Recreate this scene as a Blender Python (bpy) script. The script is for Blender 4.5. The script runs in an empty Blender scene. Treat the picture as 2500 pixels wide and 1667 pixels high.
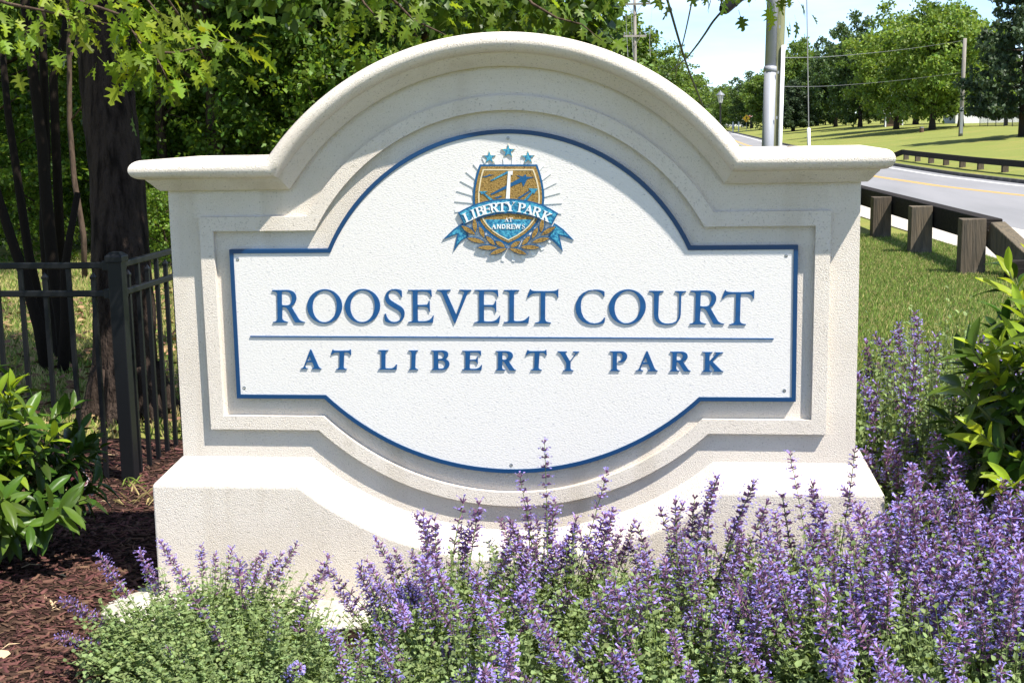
import bpy, math, random
import numpy as np
from math import sin, cos, pi, radians, sqrt, atan2
from mathutils import Vector, Matrix
from mathutils.geometry import tessellate_polygon

# ------------------------------------------------------------------ camera, sky, sun, exposure
scene = bpy.context.scene
COL = scene.collection
CAM = np.array([0.5578, -4.3414, 1.62]); FPX = 3313.5
YAW, PITCH, ROLL = -0.123811, 0.160718, 0.019174
def cam_axes():
    cy, sy, cp, sp = cos(YAW), sin(YAW), cos(PITCH), sin(PITCH)
    f = np.array([sy*cp, cy*cp, -sp]); r = np.array([cy, -sy, 0.0]); d = np.cross(f, r)
    return cos(ROLL)*r + sin(ROLL)*d, -sin(ROLL)*r + cos(ROLL)*d, f
AX_R, AX_D, AX_F = cam_axes()
cam_data = bpy.data.cameras.new('camera')
cam_data.sensor_width = 36.0; cam_data.lens = FPX/2500*36.0
cam_data.clip_start = 0.05; cam_data.clip_end = 5000
cam = bpy.data.objects.new('camera', cam_data); COL.objects.link(cam)
cam.matrix_world = Matrix(((AX_R[0], -AX_D[0], -AX_F[0], CAM[0]), (AX_R[1], -AX_D[1], -AX_F[1], CAM[1]),
                           (AX_R[2], -AX_D[2], -AX_F[2], CAM[2]), (0, 0, 0, 1)))
scene.camera = cam

SUN_EL, SUN_AZ = radians(57.5), radians(59)          # azimuth measured from the sign's face towards +x
SUN = Vector((sin(SUN_AZ)*cos(SUN_EL), -cos(SUN_AZ)*cos(SUN_EL), sin(SUN_EL)))
world = bpy.data.worlds.new('World'); scene.world = world; world.use_nodes = True
wn = world.node_tree; wn.nodes.clear()
wo = wn.nodes.new('ShaderNodeOutputWorld'); wb = wn.nodes.new('ShaderNodeBackground')
sky = wn.nodes.new('ShaderNodeTexSky'); sky.sky_type = 'NISHITA'; sky.sun_disc = False
sky.sun_elevation = SUN_EL; sky.sun_rotation = atan2(SUN.x, SUN.y)
sky.altitude = 50; sky.air_density = 0.6; sky.dust_density = 0.0; sky.ozone_density = 6.0
wtc = wn.nodes.new('ShaderNodeTexCoord'); wmap = wn.nodes.new('ShaderNodeMapping')
wmap.inputs['Scale'].default_value = (1.0, 1.0, 5.0)
wnoise = wn.nodes.new('ShaderNodeTexNoise'); wnoise.inputs['Scale'].default_value = 3.2
wnoise.inputs['Detail'].default_value = 6; wnoise.inputs['Roughness'].default_value = 0.6
wramp = wn.nodes.new('ShaderNodeMapRange'); wramp.inputs['From Min'].default_value = 0.38
wramp.inputs['From Max'].default_value = 0.75; wramp.inputs['To Max'].default_value = 0.5
wmix = wn.nodes.new('ShaderNodeMix'); wmix.data_type = 'RGBA'
wmix.inputs['B'].default_value = (6.0, 6.3, 6.5, 1)
wn.links.new(wtc.outputs['Generated'], wmap.inputs['Vector']); wn.links.new(wmap.outputs[0], wnoise.inputs['Vector'])
wn.links.new(wnoise.outputs['Fac'], wramp.inputs['Value']); wn.links.new(wramp.outputs[0], wmix.inputs['Factor'])
wn.links.new(sky.outputs[0], wmix.inputs['A']); wn.links.new(wmix.outputs['Result'], wb.inputs['Color'])
wb.inputs['Strength'].default_value = 0.110
wn.links.new(wb.outputs[0], wo.inputs['Surface'])
sun_data = bpy.data.lights.new('sun', 'SUN'); sun_data.energy = 4.5; sun_data.angle = radians(0.53)
sun_data.color = (1.0, 0.955, 0.88)
sun = bpy.data.objects.new('sun', sun_data); COL.objects.link(sun)
sun.rotation_euler = SUN.to_track_quat('Z', 'Y').to_euler(); sun.location = (6, -4, 12)
vs = scene.view_settings
scene.display_settings.display_device = 'sRGB'
vs.view_transform = 'Standard'; vs.look = 'None'; vs.exposure = 1.22; vs.gamma = 1.0; vs.use_curve_mapping = False
scene.cycles.max_bounces = 8; scene.cycles.transparent_max_bounces = 12
scene.cycles.sample_clamp_indirect = 6.0

# ------------------------------------------------------------------ helpers
rng = np.random.default_rng(7); random.seed(7)
def ray(u, v):
    d = (u-1250)/FPX*AX_R + (v-833.5)/FPX*AX_D + AX_F
    return d
def at(u, v, depth): return CAM + ray(u, v)*depth                 # a point at a known distance
def on_y(u, v, y):
    d = ray(u, v); return CAM + d*((y-CAM[1])/d[1])
def smooth(t): t = min(1.0, max(0.0, t)); return t*t*(3-2*t)

def tag(o, label=None, cat=None, group=None, kind=None):
    if label: o['label'] = label
    if cat: o['category'] = cat
    if group: o['group'] = group
    if kind: o['kind'] = kind
    return o
def thing(name, label, cat, loc=(0, 0, 0), rz=0.0, group=None):
    o = bpy.data.objects.new(name, None); COL.objects.link(o)
    o.location = loc; o.rotation_euler = (0, 0, rz); o.empty_display_size = 0.1
    return tag(o, label, cat, group)
class MB:
    def __init__(s): s.v = []; s.f = []; s.m = []; s.mi = 0
    def add(s, vs_, fs_):
        n = len(s.v); s.v += [tuple(p) for p in vs_]
        s.f += [tuple(i+n for i in f) for f in fs_]; s.m += [s.mi]*len(fs_); return s
    def box(s, x0, x1, y0, y1, z0, z1):
        return s.add([(x0,y0,z0),(x1,y0,z0),(x1,y1,z0),(x0,y1,z0),(x0,y0,z1),(x1,y0,z1),(x1,y1,z1),(x0,y1,z1)],
                     [(0,3,2,1),(4,5,6,7),(0,1,5,4),(1,2,6,5),(2,3,7,6),(3,0,4,7)])
    def obox(s, p, q, w, h, up=(0, 0, 1)):            # a beam from p to q
        p, q = Vector(p), Vector(q); d = (q-p).normalized(); sd = d.cross(Vector(up)).normalized(); u = sd.cross(d)
        a = sd*w/2; b = u*h/2
        return s.add([p-a-b, p+a-b, p+a+b, p-a+b, q-a-b, q+a-b, q+a+b, q-a+b],
                     [(0,1,2,3),(7,6,5,4),(0,4,5,1),(1,5,6,2),(2,6,7,3),(3,7,4,0)])
    def tube(s, pts, rad, n=8, cap=True):
        pts = [Vector(p) for p in pts]
        if not hasattr(rad, '__len__'): rad = [rad]*len(pts)
        vs_ = []; fs_ = []; ref = Vector((0.13, 0.97, 0.2))
        for i, p in enumerate(pts):
            d = (pts[min(i+1, len(pts)-1)]-pts[max(i-1, 0)]).normalized()
            a = d.cross(ref)
            if a.length < 1e-3: a = d.cross(Vector((1, 0, 0)))
            a.normalize(); b = d.cross(a)
            for k in range(n):
                t = 2*pi*k/n; vs_.append(p + a*cos(t)*rad[i] + b*sin(t)*rad[i])
        for i in range(len(pts)-1):
            for k in range(n):
                k2 = (k+1) % n; fs_.append((i*n+k, i*n+k2, (i+1)*n+k2, (i+1)*n+k))
        if cap: fs_ += [tuple(range(n))[::-1], tuple(range((len(pts)-1)*n, len(pts)*n))]
        return s.add(vs_, fs_)
    def lathe(s, prof, n=16, c=(0, 0, 0)):             # (radius, height) profile round z
        vs_ = []; fs_ = []
        for r, z in prof:
            for k in range(n): vs_.append((c[0]+r*cos(2*pi*k/n), c[1]+r*sin(2*pi*k/n), c[2]+z))
        for i in range(len(prof)-1):
            for k in range(n):
                k2 = (k+1) % n; fs_.append((i*n+k, i*n+k2, (i+1)*n+k2, (i+1)*n+k))
        fs_ += [tuple(range(n))[::-1], tuple(range((len(prof)-1)*n, len(prof)*n))]
        return s.add(vs_, fs_)
    def prism(s, polys, y0, y1, side=True):            # outline (x,z) with holes, from depth y0 (back) to y1 (front)
        flat = [p for poly in polys for p in poly]; n = len(flat)
        tri = tessellate_polygon([[Vector((p[0], p[1], 0)) for p in poly] for poly in polys])
        vs_ = [(p[0], y0, p[1]) for p in flat] + [(p[0], y1, p[1]) for p in flat]; fs_ = []
        for t in tri:
            a, b, c = t
            A, B, C = flat[a], flat[b], flat[c]
            ccw = (B[0]-A[0])*(C[1]-A[1])-(B[1]-A[1])*(C[0]-A[0])
            if ccw < 0: a, c = c, a
            fs_.append((n+a, n+b, n+c)); fs_.append((c, b, a))
        if side:
            o = 0
            for j, poly in enumerate(polys):
                m = len(poly); area = sum(poly[i][0]*poly[(i+1)%m][1]-poly[(i+1)%m][0]*poly[i][1] for i in range(m))
                for i in range(m):
                    a, b = o+i, o+(i+1) % m
                    f = (n+a, a, b, n+b)
                    if (area < 0) != (j > 0): f = f[::-1]
                    fs_.append(f)
                o += m
        return s.add(vs_, fs_)
    def mesh(s, name, mats, smooth_=False):
        me = bpy.data.meshes.new(name); me.from_pydata(s.v, [], s.f)
        for m in (mats if isinstance(mats, (list, tuple)) else [mats]): me.materials.append(m)
        if any(s.m): me.polygons.foreach_set('material_index', s.m)
        if smooth_: me.polygons.foreach_set('use_smooth', [True]*len(s.f))
        me.update(); return me
    def build(s, name, mats, parent=None, smooth_=False, bevel=0, seg=2):
        o = link(name, s.mesh(name, mats, smooth_), parent)
        if bevel:
            b = o.modifiers.new('bevel', 'BEVEL'); b.width = bevel; b.segments = seg; b.limit_method = 'ANGLE'; b.angle_limit = radians(40)
            b.harden_normals = False
        return o
def link(name, me, parent=None, mw=None):
    o = bpy.data.objects.new(name, me); COL.objects.link(o)
    if parent is not None: o.parent = parent
    if mw is not None: o.matrix_basis = mw
    return o
def np_mesh(name, V, F, mats, mi=None, smooth_=False):  # V (n,3), F (m,k)
    me = bpy.data.meshes.new(name); F = np.asarray(F); m, k = F.shape
    me.vertices.add(len(V)); me.vertices.foreach_set('co', np.asarray(V, dtype=np.float32).ravel())
    me.loops.add(m*k); me.loops.foreach_set('vertex_index', F.astype(np.int32).ravel())
    me.polygons.add(m); me.polygons.foreach_set('loop_start', np.arange(m, dtype=np.int32)*k)
    if smooth_: me.polygons.foreach_set('use_smooth', np.ones(m, dtype=bool))
    for mt in (mats if isinstance(mats, (list, tuple)) else [mats]): me.materials.append(mt)
    if mi is not None: me.polygons.foreach_set('material_index', np.asarray(mi, dtype=np.int32))
    me.update(calc_edges=True); me.validate(); return me
def unit(a): return a/np.maximum(np.linalg.norm(a, axis=-1, keepdims=True), 1e-9)
def scatter(C, D, N, S, T, F):
    """leaf template T (k,3: x width, y length, z up) at centres C, length axis D, normal N, size S -> verts, faces"""
    D = unit(D); X = unit(np.cross(D, N)); N = np.cross(X, D)
    S = np.asarray(S).reshape(-1, 1) if np.ndim(S) <= 1 else S
    V = C[:, None, :] + S[:, None, :]*(T[None, :, 0:1]*X[:, None] + T[None, :, 1:2]*D[:, None] + T[None, :, 2:3]*N[:, None])
    k = len(T); Fa = (np.arange(len(C))[:, None, None]*k + np.asarray(F)[None]).reshape(-1, len(F[0]))
    return V.reshape(-1, 3), Fa
def rand_dir(n, up=0.0):
    d = rng.normal(size=(n, 3)); d = unit(d); d[:, 2] += up; return unit(d)
RHOMB = np.array([(0, 0, 0), (0.34, 0.45, 0.07), (0, 1, 0), (-0.34, 0.45, 0.07)], dtype=float); RHOMB_F = [(0, 1, 2), (0, 2, 3)]
OVATE = np.array([(0,0,0),(.3,.28,.06),(.24,.66,.05),(0,1,-.05),(-.24,.66,.05),(-.3,.28,.06)], dtype=float); OVATE_F = [(0,1,2,3),(0,3,4,5)]

# ------------------------------------------------------------------ materials
def mat(name, col, rough=0.7, spec=0.4, metal=0.0, noise=None, bump=None, island=0.0, objrand=0.0, trans=0.0, coat=0.0, trans_col=None, ramp=None):
    m = bpy.data.materials.new(name); m.use_nodes = True; nt = m.node_tree; nd = nt.nodes; lk = nt.links
    p = nd['Principled BSDF']; out = nd['Material Output']
    p.inputs['Roughness'].default_value = rough; p.inputs['Specular IOR Level'].default_value = spec
    p.inputs['Metallic'].default_value = metal; p.inputs['Coat Weight'].default_value = coat
    c = (*col, 1.0); p.inputs['Base Color'].default_value = c
    tc = nd.new('ShaderNodeTexCoord'); last = None
    def mixc(fac, a, b, mode='MIX'):
        n = nd.new('ShaderNodeMix'); n.data_type = 'RGBA'; n.blend_type = mode
        if hasattr(fac, 'links'): lk.new(fac, n.inputs['Factor'])
        else: n.inputs['Factor'].default_value = fac
        for key, val in (('A', a), ('B', b)):
            if hasattr(val, 'links'): lk.new(val, n.inputs[key])
            else: n.inputs[key].default_value = val
        return n.outputs['Result']
    def tex(scale, detail=3, stretch=None, coord='Object', rgh=0.55):
        n = nd.new('ShaderNodeTexNoise'); n.inputs['Scale'].default_value = scale; n.inputs['Detail'].default_value = detail
        n.inputs['Roughness'].default_value = rgh
        if stretch:
            mp = nd.new('ShaderNodeMapping'); mp.inputs['Scale'].default_value = stretch
            lk.new(tc.outputs[coord], mp.inputs['Vector']); lk.new(mp.outputs[0], n.inputs['Vector'])
        else: lk.new(tc.outputs[coord], n.inputs['Vector'])
        return n.outputs['Fac']
    if noise:
        for (scale, col2, lo, hi, *st) in noise:
            f = tex(scale, 5, st[0] if st else None)
            r = nd.new('ShaderNodeMapRange'); r.inputs['From Min'].default_value = lo; r.inputs['From Max'].default_value = hi
            lk.new(f, r.inputs['Value'])
            last = mixc(r.outputs[0], last if last is not None else c, (*col2, 1.0))
    for amt, src in ((island, 'isl'), (objrand, 'obj')):
        if not amt: continue
        if src == 'isl': n = nd.new('ShaderNodeNewGeometry'); o_ = n.outputs['Random Per Island']
        else: n = nd.new('ShaderNodeObjectInfo'); o_ = n.outputs['Random']
        hs = nd.new('ShaderNodeHueSaturation')
        r1 = nd.new('ShaderNodeMapRange'); r1.inputs['To Min'].default_value = 1-amt; r1.inputs['To Max'].default_value = 1+amt
        r2 = nd.new('ShaderNodeMapRange'); r2.inputs['To Min'].default_value = 0.5-0.045*amt; r2.inputs['To Max'].default_value = 0.5+0.045*amt
        w = nd.new('ShaderNodeTexWhiteNoise'); w.noise_dimensions = '1D'
        lk.new(o_, r1.inputs['Value']); lk.new(o_, w.inputs['W']); lk.new(w.outputs['Value'], r2.inputs['Value'])
        lk.new(r1.outputs[0], hs.inputs['Value']); lk.new(r2.outputs[0], hs.inputs['Hue'])
        if last is not None: lk.new(last, hs.inputs['Color'])
        else: hs.inputs['Color'].default_value = c
        last = hs.outputs['Color']
    if last is not None: lk.new(last, p.inputs['Base Color'])
    if bump:
        prev = None
        for (scale, strength, dist, *st) in bump:
            f = tex(scale, 3, st[0] if st else None)
            b = nd.new('ShaderNodeBump'); b.inputs['Strength'].default_value = strength; b.inputs['Distance'].default_value = dist
            lk.new(f, b.inputs['Height'])
            if prev is not None: lk.new(prev, b.inputs['Normal'])
            prev = b.outputs['Normal']
        lk.new(prev, p.inputs['Normal'])
    if trans:
        t = nd.new('ShaderNodeBsdfTranslucent'); ms = nd.new('ShaderNodeMixShader'); ms.inputs['Fac'].default_value = trans
        tcol = trans_col or tuple(min(1, x*1.5) for x in col)
        if last is not None:
            g = nd.new('ShaderNodeMix'); g.data_type = 'RGBA'; g.blend_type = 'MULTIPLY'; g.inputs['Factor'].default_value = 1
            lk.new(last, g.inputs['A']); g.inputs['B'].default_value = (*[a/max(b, 1e-3) for a, b in zip(tcol, col)], 1)
            lk.new(g.outputs['Result'], t.inputs['Color'])
        else: t.inputs['Color'].default_value = (*tcol, 1)
        lk.new(p.outputs[0], ms.inputs[1]); lk.new(t.outputs[0], ms.inputs[2]); lk.new(ms.outputs[0], out.inputs['Surface'])
    return m
M = {}
M['stucco'] = mat('stucco', (0.725, 0.655, 0.565), 0.9, 0.2, noise=[(3.0, (0.64, 0.565, 0.475), 0.45, 0.8), (7, (0.56, 0.485, 0.385), 0.54, 0.85, (1, 1, 0.12)), (170, (0.44, 0.385, 0.32), 0.58, 0.70)], bump=[(240, 0.75, 0.0045), (480, 0.5, 0.002)])
M['panel'] = mat('panel_white', (0.70, 0.672, 0.635), 0.75, 0.3, noise=[(1.5, (0.70, 0.665, 0.62), 0.45, 0.75), (150, (0.40, 0.40, 0.41), 0.60, 0.72, (0.6, 1, 1.4))], bump=[(230, 0.42, 0.003, (0.6, 1, 1.4)), (420, 0.2, 0.001)])
M['sign_blue'] = mat('sign_blue', (0.005, 0.062, 0.185), 0.38, 0.4, noise=[(40, (0.008, 0.080, 0.235), 0.4, 0.7)], bump=[(60, 0.05, 0.002)])
M['border_blue'] = mat('border_blue', (0.0035, 0.042, 0.125), 0.35, 0.4)
M['stem_bark'] = mat('dark_stem_bark', (0.017, 0.013, 0.010), 0.95, 0.05, bump=[(40, 0.8, 0.012, (1, 1, 0.25))])
M['emblem_blue'] = mat('emblem_blue', (0.008, 0.085, 0.21), 0.35, 0.4, bump=[(220, 0.4, 0.002)])
M['emblem_cyan'] = mat('emblem_cyan', (0.07, 0.34, 0.46), 0.35, 0.4, noise=[(110, (0.012, 0.13, 0.27), 0.42, 0.58)], bump=[(260, 0.6, 0.003)])
M['emblem_gold'] = mat('emblem_gold', (0.33, 0.20, 0.05), 0.45, 0.5, metal=0.15, noise=[(150, (0.15, 0.08, 0.015), 0.5, 0.65)], bump=[(240, 0.7, 0.003)])
M['emblem_cream'] = mat('emblem_cream', (0.66, 0.56, 0.36), 0.5, 0.4)
M['emblem_white'] = mat('emblem_white', (0.74, 0.74, 0.72), 0.5, 0.4)
M['steel'] = mat('screw_steel', (0.4, 0.4, 0.4), 0.35, 0.5, metal=0.9)
M['footing'] = mat('footing_concrete', (0.44, 0.41, 0.355), 0.95, 0.2, noise=[(14, (0.33, 0.30, 0.25), 0.5, 0.7)], bump=[(25, 0.6, 0.02), (120, 0.4, 0.004)])
M['mulch'] = mat('mulch_soil', (0.030, 0.016, 0.012), 0.95, 0.12, noise=[(30, (0.015, 0.008, 0.006), 0.4, 0.65), (6, (0.05, 0.03, 0.02), 0.55, 0.75)], bump=[(45, 0.8, 0.02, (1, 2.5, 1)), (150, 0.6, 0.006)])
M['chips'] = mat('mulch_chip', (0.085, 0.041, 0.031), 0.9, 0.18, island=0.7, bump=[(120, 0.5, 0.003, (0.3, 3, 1))])
M['fence'] = mat('fence_black', (0.006, 0.0065, 0.0075), 0.45, 0.28, bump=[(300, 0.1, 0.0006)])
M['bark'] = mat('oak_bark', (0.046, 0.033, 0.026), 0.95, 0.06, noise=[(20, (0.014, 0.010, 0.008), 0.45, 0.65, (1, 1, 0.18))], bump=[(26, 1.0, 0.05, (1, 1, 0.2)), (80, 0.9, 0.015, (1, 1, 0.4))])
M['bark_thin'] = mat('thin_bark', (0.09, 0.062, 0.045), 0.95, 0.1, noise=[(24, (0.04, 0.028, 0.021), 0.45, 0.65, (1, 1, 0.2))], bump=[(40, 0.8, 0.012, (1, 1, 0.25))])
M['far_bark'] = mat('far_bark', (0.055, 0.042, 0.033), 0.95, 0.1, bump=[(6, 0.8, 0.05, (1, 1, 0.2))])
M['wood'] = mat('weathered_timber', (0.120, 0.095, 0.068), 0.9, 0.15, noise=[(9, (0.08, 0.068, 0.052), 0.45, 0.66, (4, 4, 0.35)), (3, (0.19, 0.163, 0.125), 0.55, 0.8)], bump=[(14, 0.9, 0.012, (5, 5, 0.35))], objrand=0.22)
M['rail_wood'] = mat('dark_timber_rail', (0.018, 0.015, 0.013), 0.85, 0.15, noise=[(9, (0.04, 0.033, 0.026), 0.5, 0.7, (1, 4, 4))], bump=[(14, 0.9, 0.012, (0.4, 5, 5))])
M['grass_ground'] = mat('lawn', (0.175, 0.205, 0.046), 0.95, 0.1, noise=[(0.35, (0.27, 0.235, 0.07), 0.45, 0.7, (1, 1, 1)), (0.22, (0.185, 0.21, 0.05), 0.47, 0.56, (0.35, 4.0, 1)), (9, (0.13, 0.14, 0.035), 0.5, 0.75), (60, (0.24, 0.21, 0.09), 0.55, 0.75)], bump=[(40, 0.7, 0.03)])
M['blade'] = mat('grass_blade', (0.160, 0.235, 0.045), 0.75, 0.25, island=0.5, trans=0.3)
M['blade_dry'] = mat('dry_grass_blade', (0.40, 0.34, 0.145), 0.8, 0.2, island=0.4, trans=0.25)
M['litter'] = mat('leaf_litter', (0.20, 0.125, 0.065), 0.9, 0.15, island=0.6)
M['asphalt'] = mat('asphalt', (0.225, 0.222, 0.228), 0.9, 0.25, noise=[(0.5, (0.18, 0.18, 0.185), 0.4, 0.7, (1, 0.15, 1)), (40, (0.22, 0.22, 0.22), 0.55, 0.7)], bump=[(60, 0.4, 0.01)])
M['concrete'] = mat('sidewalk_concrete', (0.46, 0.42, 0.36), 0.9, 0.2, noise=[(3, (0.40, 0.36, 0.30), 0.45, 0.7), (40, (0.5, 0.47, 0.41), 0.5, 0.7)], bump=[(60, 0.3, 0.004)])
M['kerb'] = mat('kerb_dark', (0.085, 0.08, 0.075), 0.9, 0.2, noise=[(2, (0.15, 0.14, 0.125), 0.5, 0.7)])
M['paint_yellow'] = mat('road_yellow', (0.62, 0.34, 0.035), 0.7, 0.3, noise=[(8, (0.50, 0.30, 0.06), 0.5, 0.75)])
M['paint_white'] = mat('road_white', (0.72, 0.72, 0.70), 0.7, 0.3)
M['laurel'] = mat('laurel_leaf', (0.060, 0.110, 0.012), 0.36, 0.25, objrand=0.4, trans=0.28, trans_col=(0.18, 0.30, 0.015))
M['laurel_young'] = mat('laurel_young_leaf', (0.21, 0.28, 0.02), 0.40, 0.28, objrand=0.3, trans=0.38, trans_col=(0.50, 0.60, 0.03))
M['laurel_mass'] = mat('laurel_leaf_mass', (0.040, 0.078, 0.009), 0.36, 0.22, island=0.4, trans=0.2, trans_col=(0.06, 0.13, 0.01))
M['stem_green'] = mat('green_stem', (0.12, 0.17, 0.045), 0.6, 0.3)
M['laurel_stem'] = mat('laurel_stem', (0.10, 0.12, 0.035), 0.6, 0.3)
M['nep_leaf'] = mat('catmint_leaf', (0.185, 0.245, 0.098), 0.7, 0.2, island=0.4, trans=0.30, trans_col=(0.32, 0.42, 0.07))
M['nep_petal'] = mat('catmint_petal', (0.30, 0.24, 0.585), 0.55, 0.25, island=0.35, objrand=0.22, trans=0.35, trans_col=(0.58, 0.45, 0.88))
M['nep_calyx'] = mat('catmint_calyx', (0.235, 0.125, 0.215), 0.6, 0.25, island=0.5, objrand=0.2, trans=0.25)
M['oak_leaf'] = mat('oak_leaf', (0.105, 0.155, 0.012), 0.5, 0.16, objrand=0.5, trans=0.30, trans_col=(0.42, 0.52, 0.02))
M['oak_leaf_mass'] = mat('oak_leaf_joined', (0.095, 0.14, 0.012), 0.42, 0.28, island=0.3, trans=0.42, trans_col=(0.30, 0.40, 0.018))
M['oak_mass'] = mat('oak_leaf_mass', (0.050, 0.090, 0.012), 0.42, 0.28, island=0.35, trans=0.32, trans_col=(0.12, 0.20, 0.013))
for k, (col, tcol) in {'wood_a': ((0.055, 0.100, 0.016), (0.22, 0.35, 0.025)), 'wood_b': ((0.085, 0.140, 0.020), (0.30, 0.44, 0.03)), 'wood_c': ((0.035, 0.070, 0.014), (0.13, 0.22, 0.02))}.items():
    M[k] = mat('foliage_'+k, col, 0.45, 0.22, island=0.45, trans=0.33, trans_col=tcol)
for k, (col, tcol) in {'far_maple': ((0.125, 0.185, 0.030), (0.34, 0.48, 0.04)), 'far_dark': ((0.055, 0.092, 0.026), (0.13, 0.21, 0.03)), 'far_pine': ((0.050, 0.078, 0.036), (0.08, 0.13, 0.04)), 'far_mid': ((0.092, 0.145, 0.026), (0.26, 0.38, 0.035))}.items():
    M[k] = mat('foliage_'+k, col, 0.55, 0.3, island=0.45, trans=0.28, trans_col=tcol)
M['pole_wood'] = mat('pole_wood', (0.19, 0.19, 0.105), 0.9, 0.2, noise=[(6, (0.12, 0.135, 0.08), 0.45, 0.65, (4, 4, 0.3))], bump=[(12, 0.6, 0.006, (5, 5, 0.3))])
M['pole_grey'] = mat('pole_grey_wood', (0.26, 0.235, 0.205), 0.9, 0.2, noise=[(6, (0.18, 0.165, 0.145), 0.45, 0.65, (4, 4, 0.3))])
M['conduit'] = mat('grey_conduit', (0.30, 0.31, 0.34), 0.45, 0.5, noise=[(2, (0.26, 0.27, 0.30), 0.4, 0.7)])
M['white_plastic'] = mat('white_plastic', (0.70, 0.71, 0.72), 0.45, 0.4)
M['black_plastic'] = mat('black_plastic', (0.012, 0.012, 0.013), 0.5, 0.4)
M['wire'] = mat('cable', (0.018, 0.02, 0.022), 0.6, 0.3)
M['wire_grey'] = mat('grey_cable', (0.20, 0.20, 0.20), 0.6, 0.3)
M['lamp_black'] = mat('lamp_black', (0.015, 0.016, 0.018), 0.5, 0.4)
M['lamp_grey'] = mat('lamp_roof', (0.18, 0.19, 0.21), 0.5, 0.4)
M['lamp_glass'] = mat('lamp_glass', (0.55, 0.56, 0.55), 0.25, 0.5)
M['sign_yellow'] = mat('sign_yellow', (0.80, 0.46, 0.015), 0.45, 0.4)
M['sign_red'] = mat('sign_red', (0.45, 0.04, 0.03), 0.5, 0.4)
M['galv'] = mat('galvanised', (0.32, 0.33, 0.34), 0.5, 0.5, metal=0.4)
M['wall_white'] = mat('white_siding', (0.74, 0.74, 0.73), 0.8, 0.3)
M['roof_grey'] = mat('grey_roof', (0.30, 0.30, 0.31), 0.9, 0.2)
M['brown_board'] = mat('brown_board', (0.12, 0.075, 0.05), 0.9, 0.2)
M['glass_dark'] = mat('window_glass', (0.03, 0.035, 0.04), 0.1, 0.6)
M['pansy_dark'] = mat('pansy_dark', (0.06, 0.005, 0.012), 0.6, 0.3)
M['pansy_pale'] = mat('pansy_pale', (0.55, 0.44, 0.47), 0.6, 0.3, trans=0.3)
M['dry_stem'] = mat('dry_weed', (0.40, 0.22, 0.07), 0.8, 0.2, island=0.4)
M['straw'] = mat('straw', (0.50, 0.38, 0.22), 0.8, 0.2, island=0.3)
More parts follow.
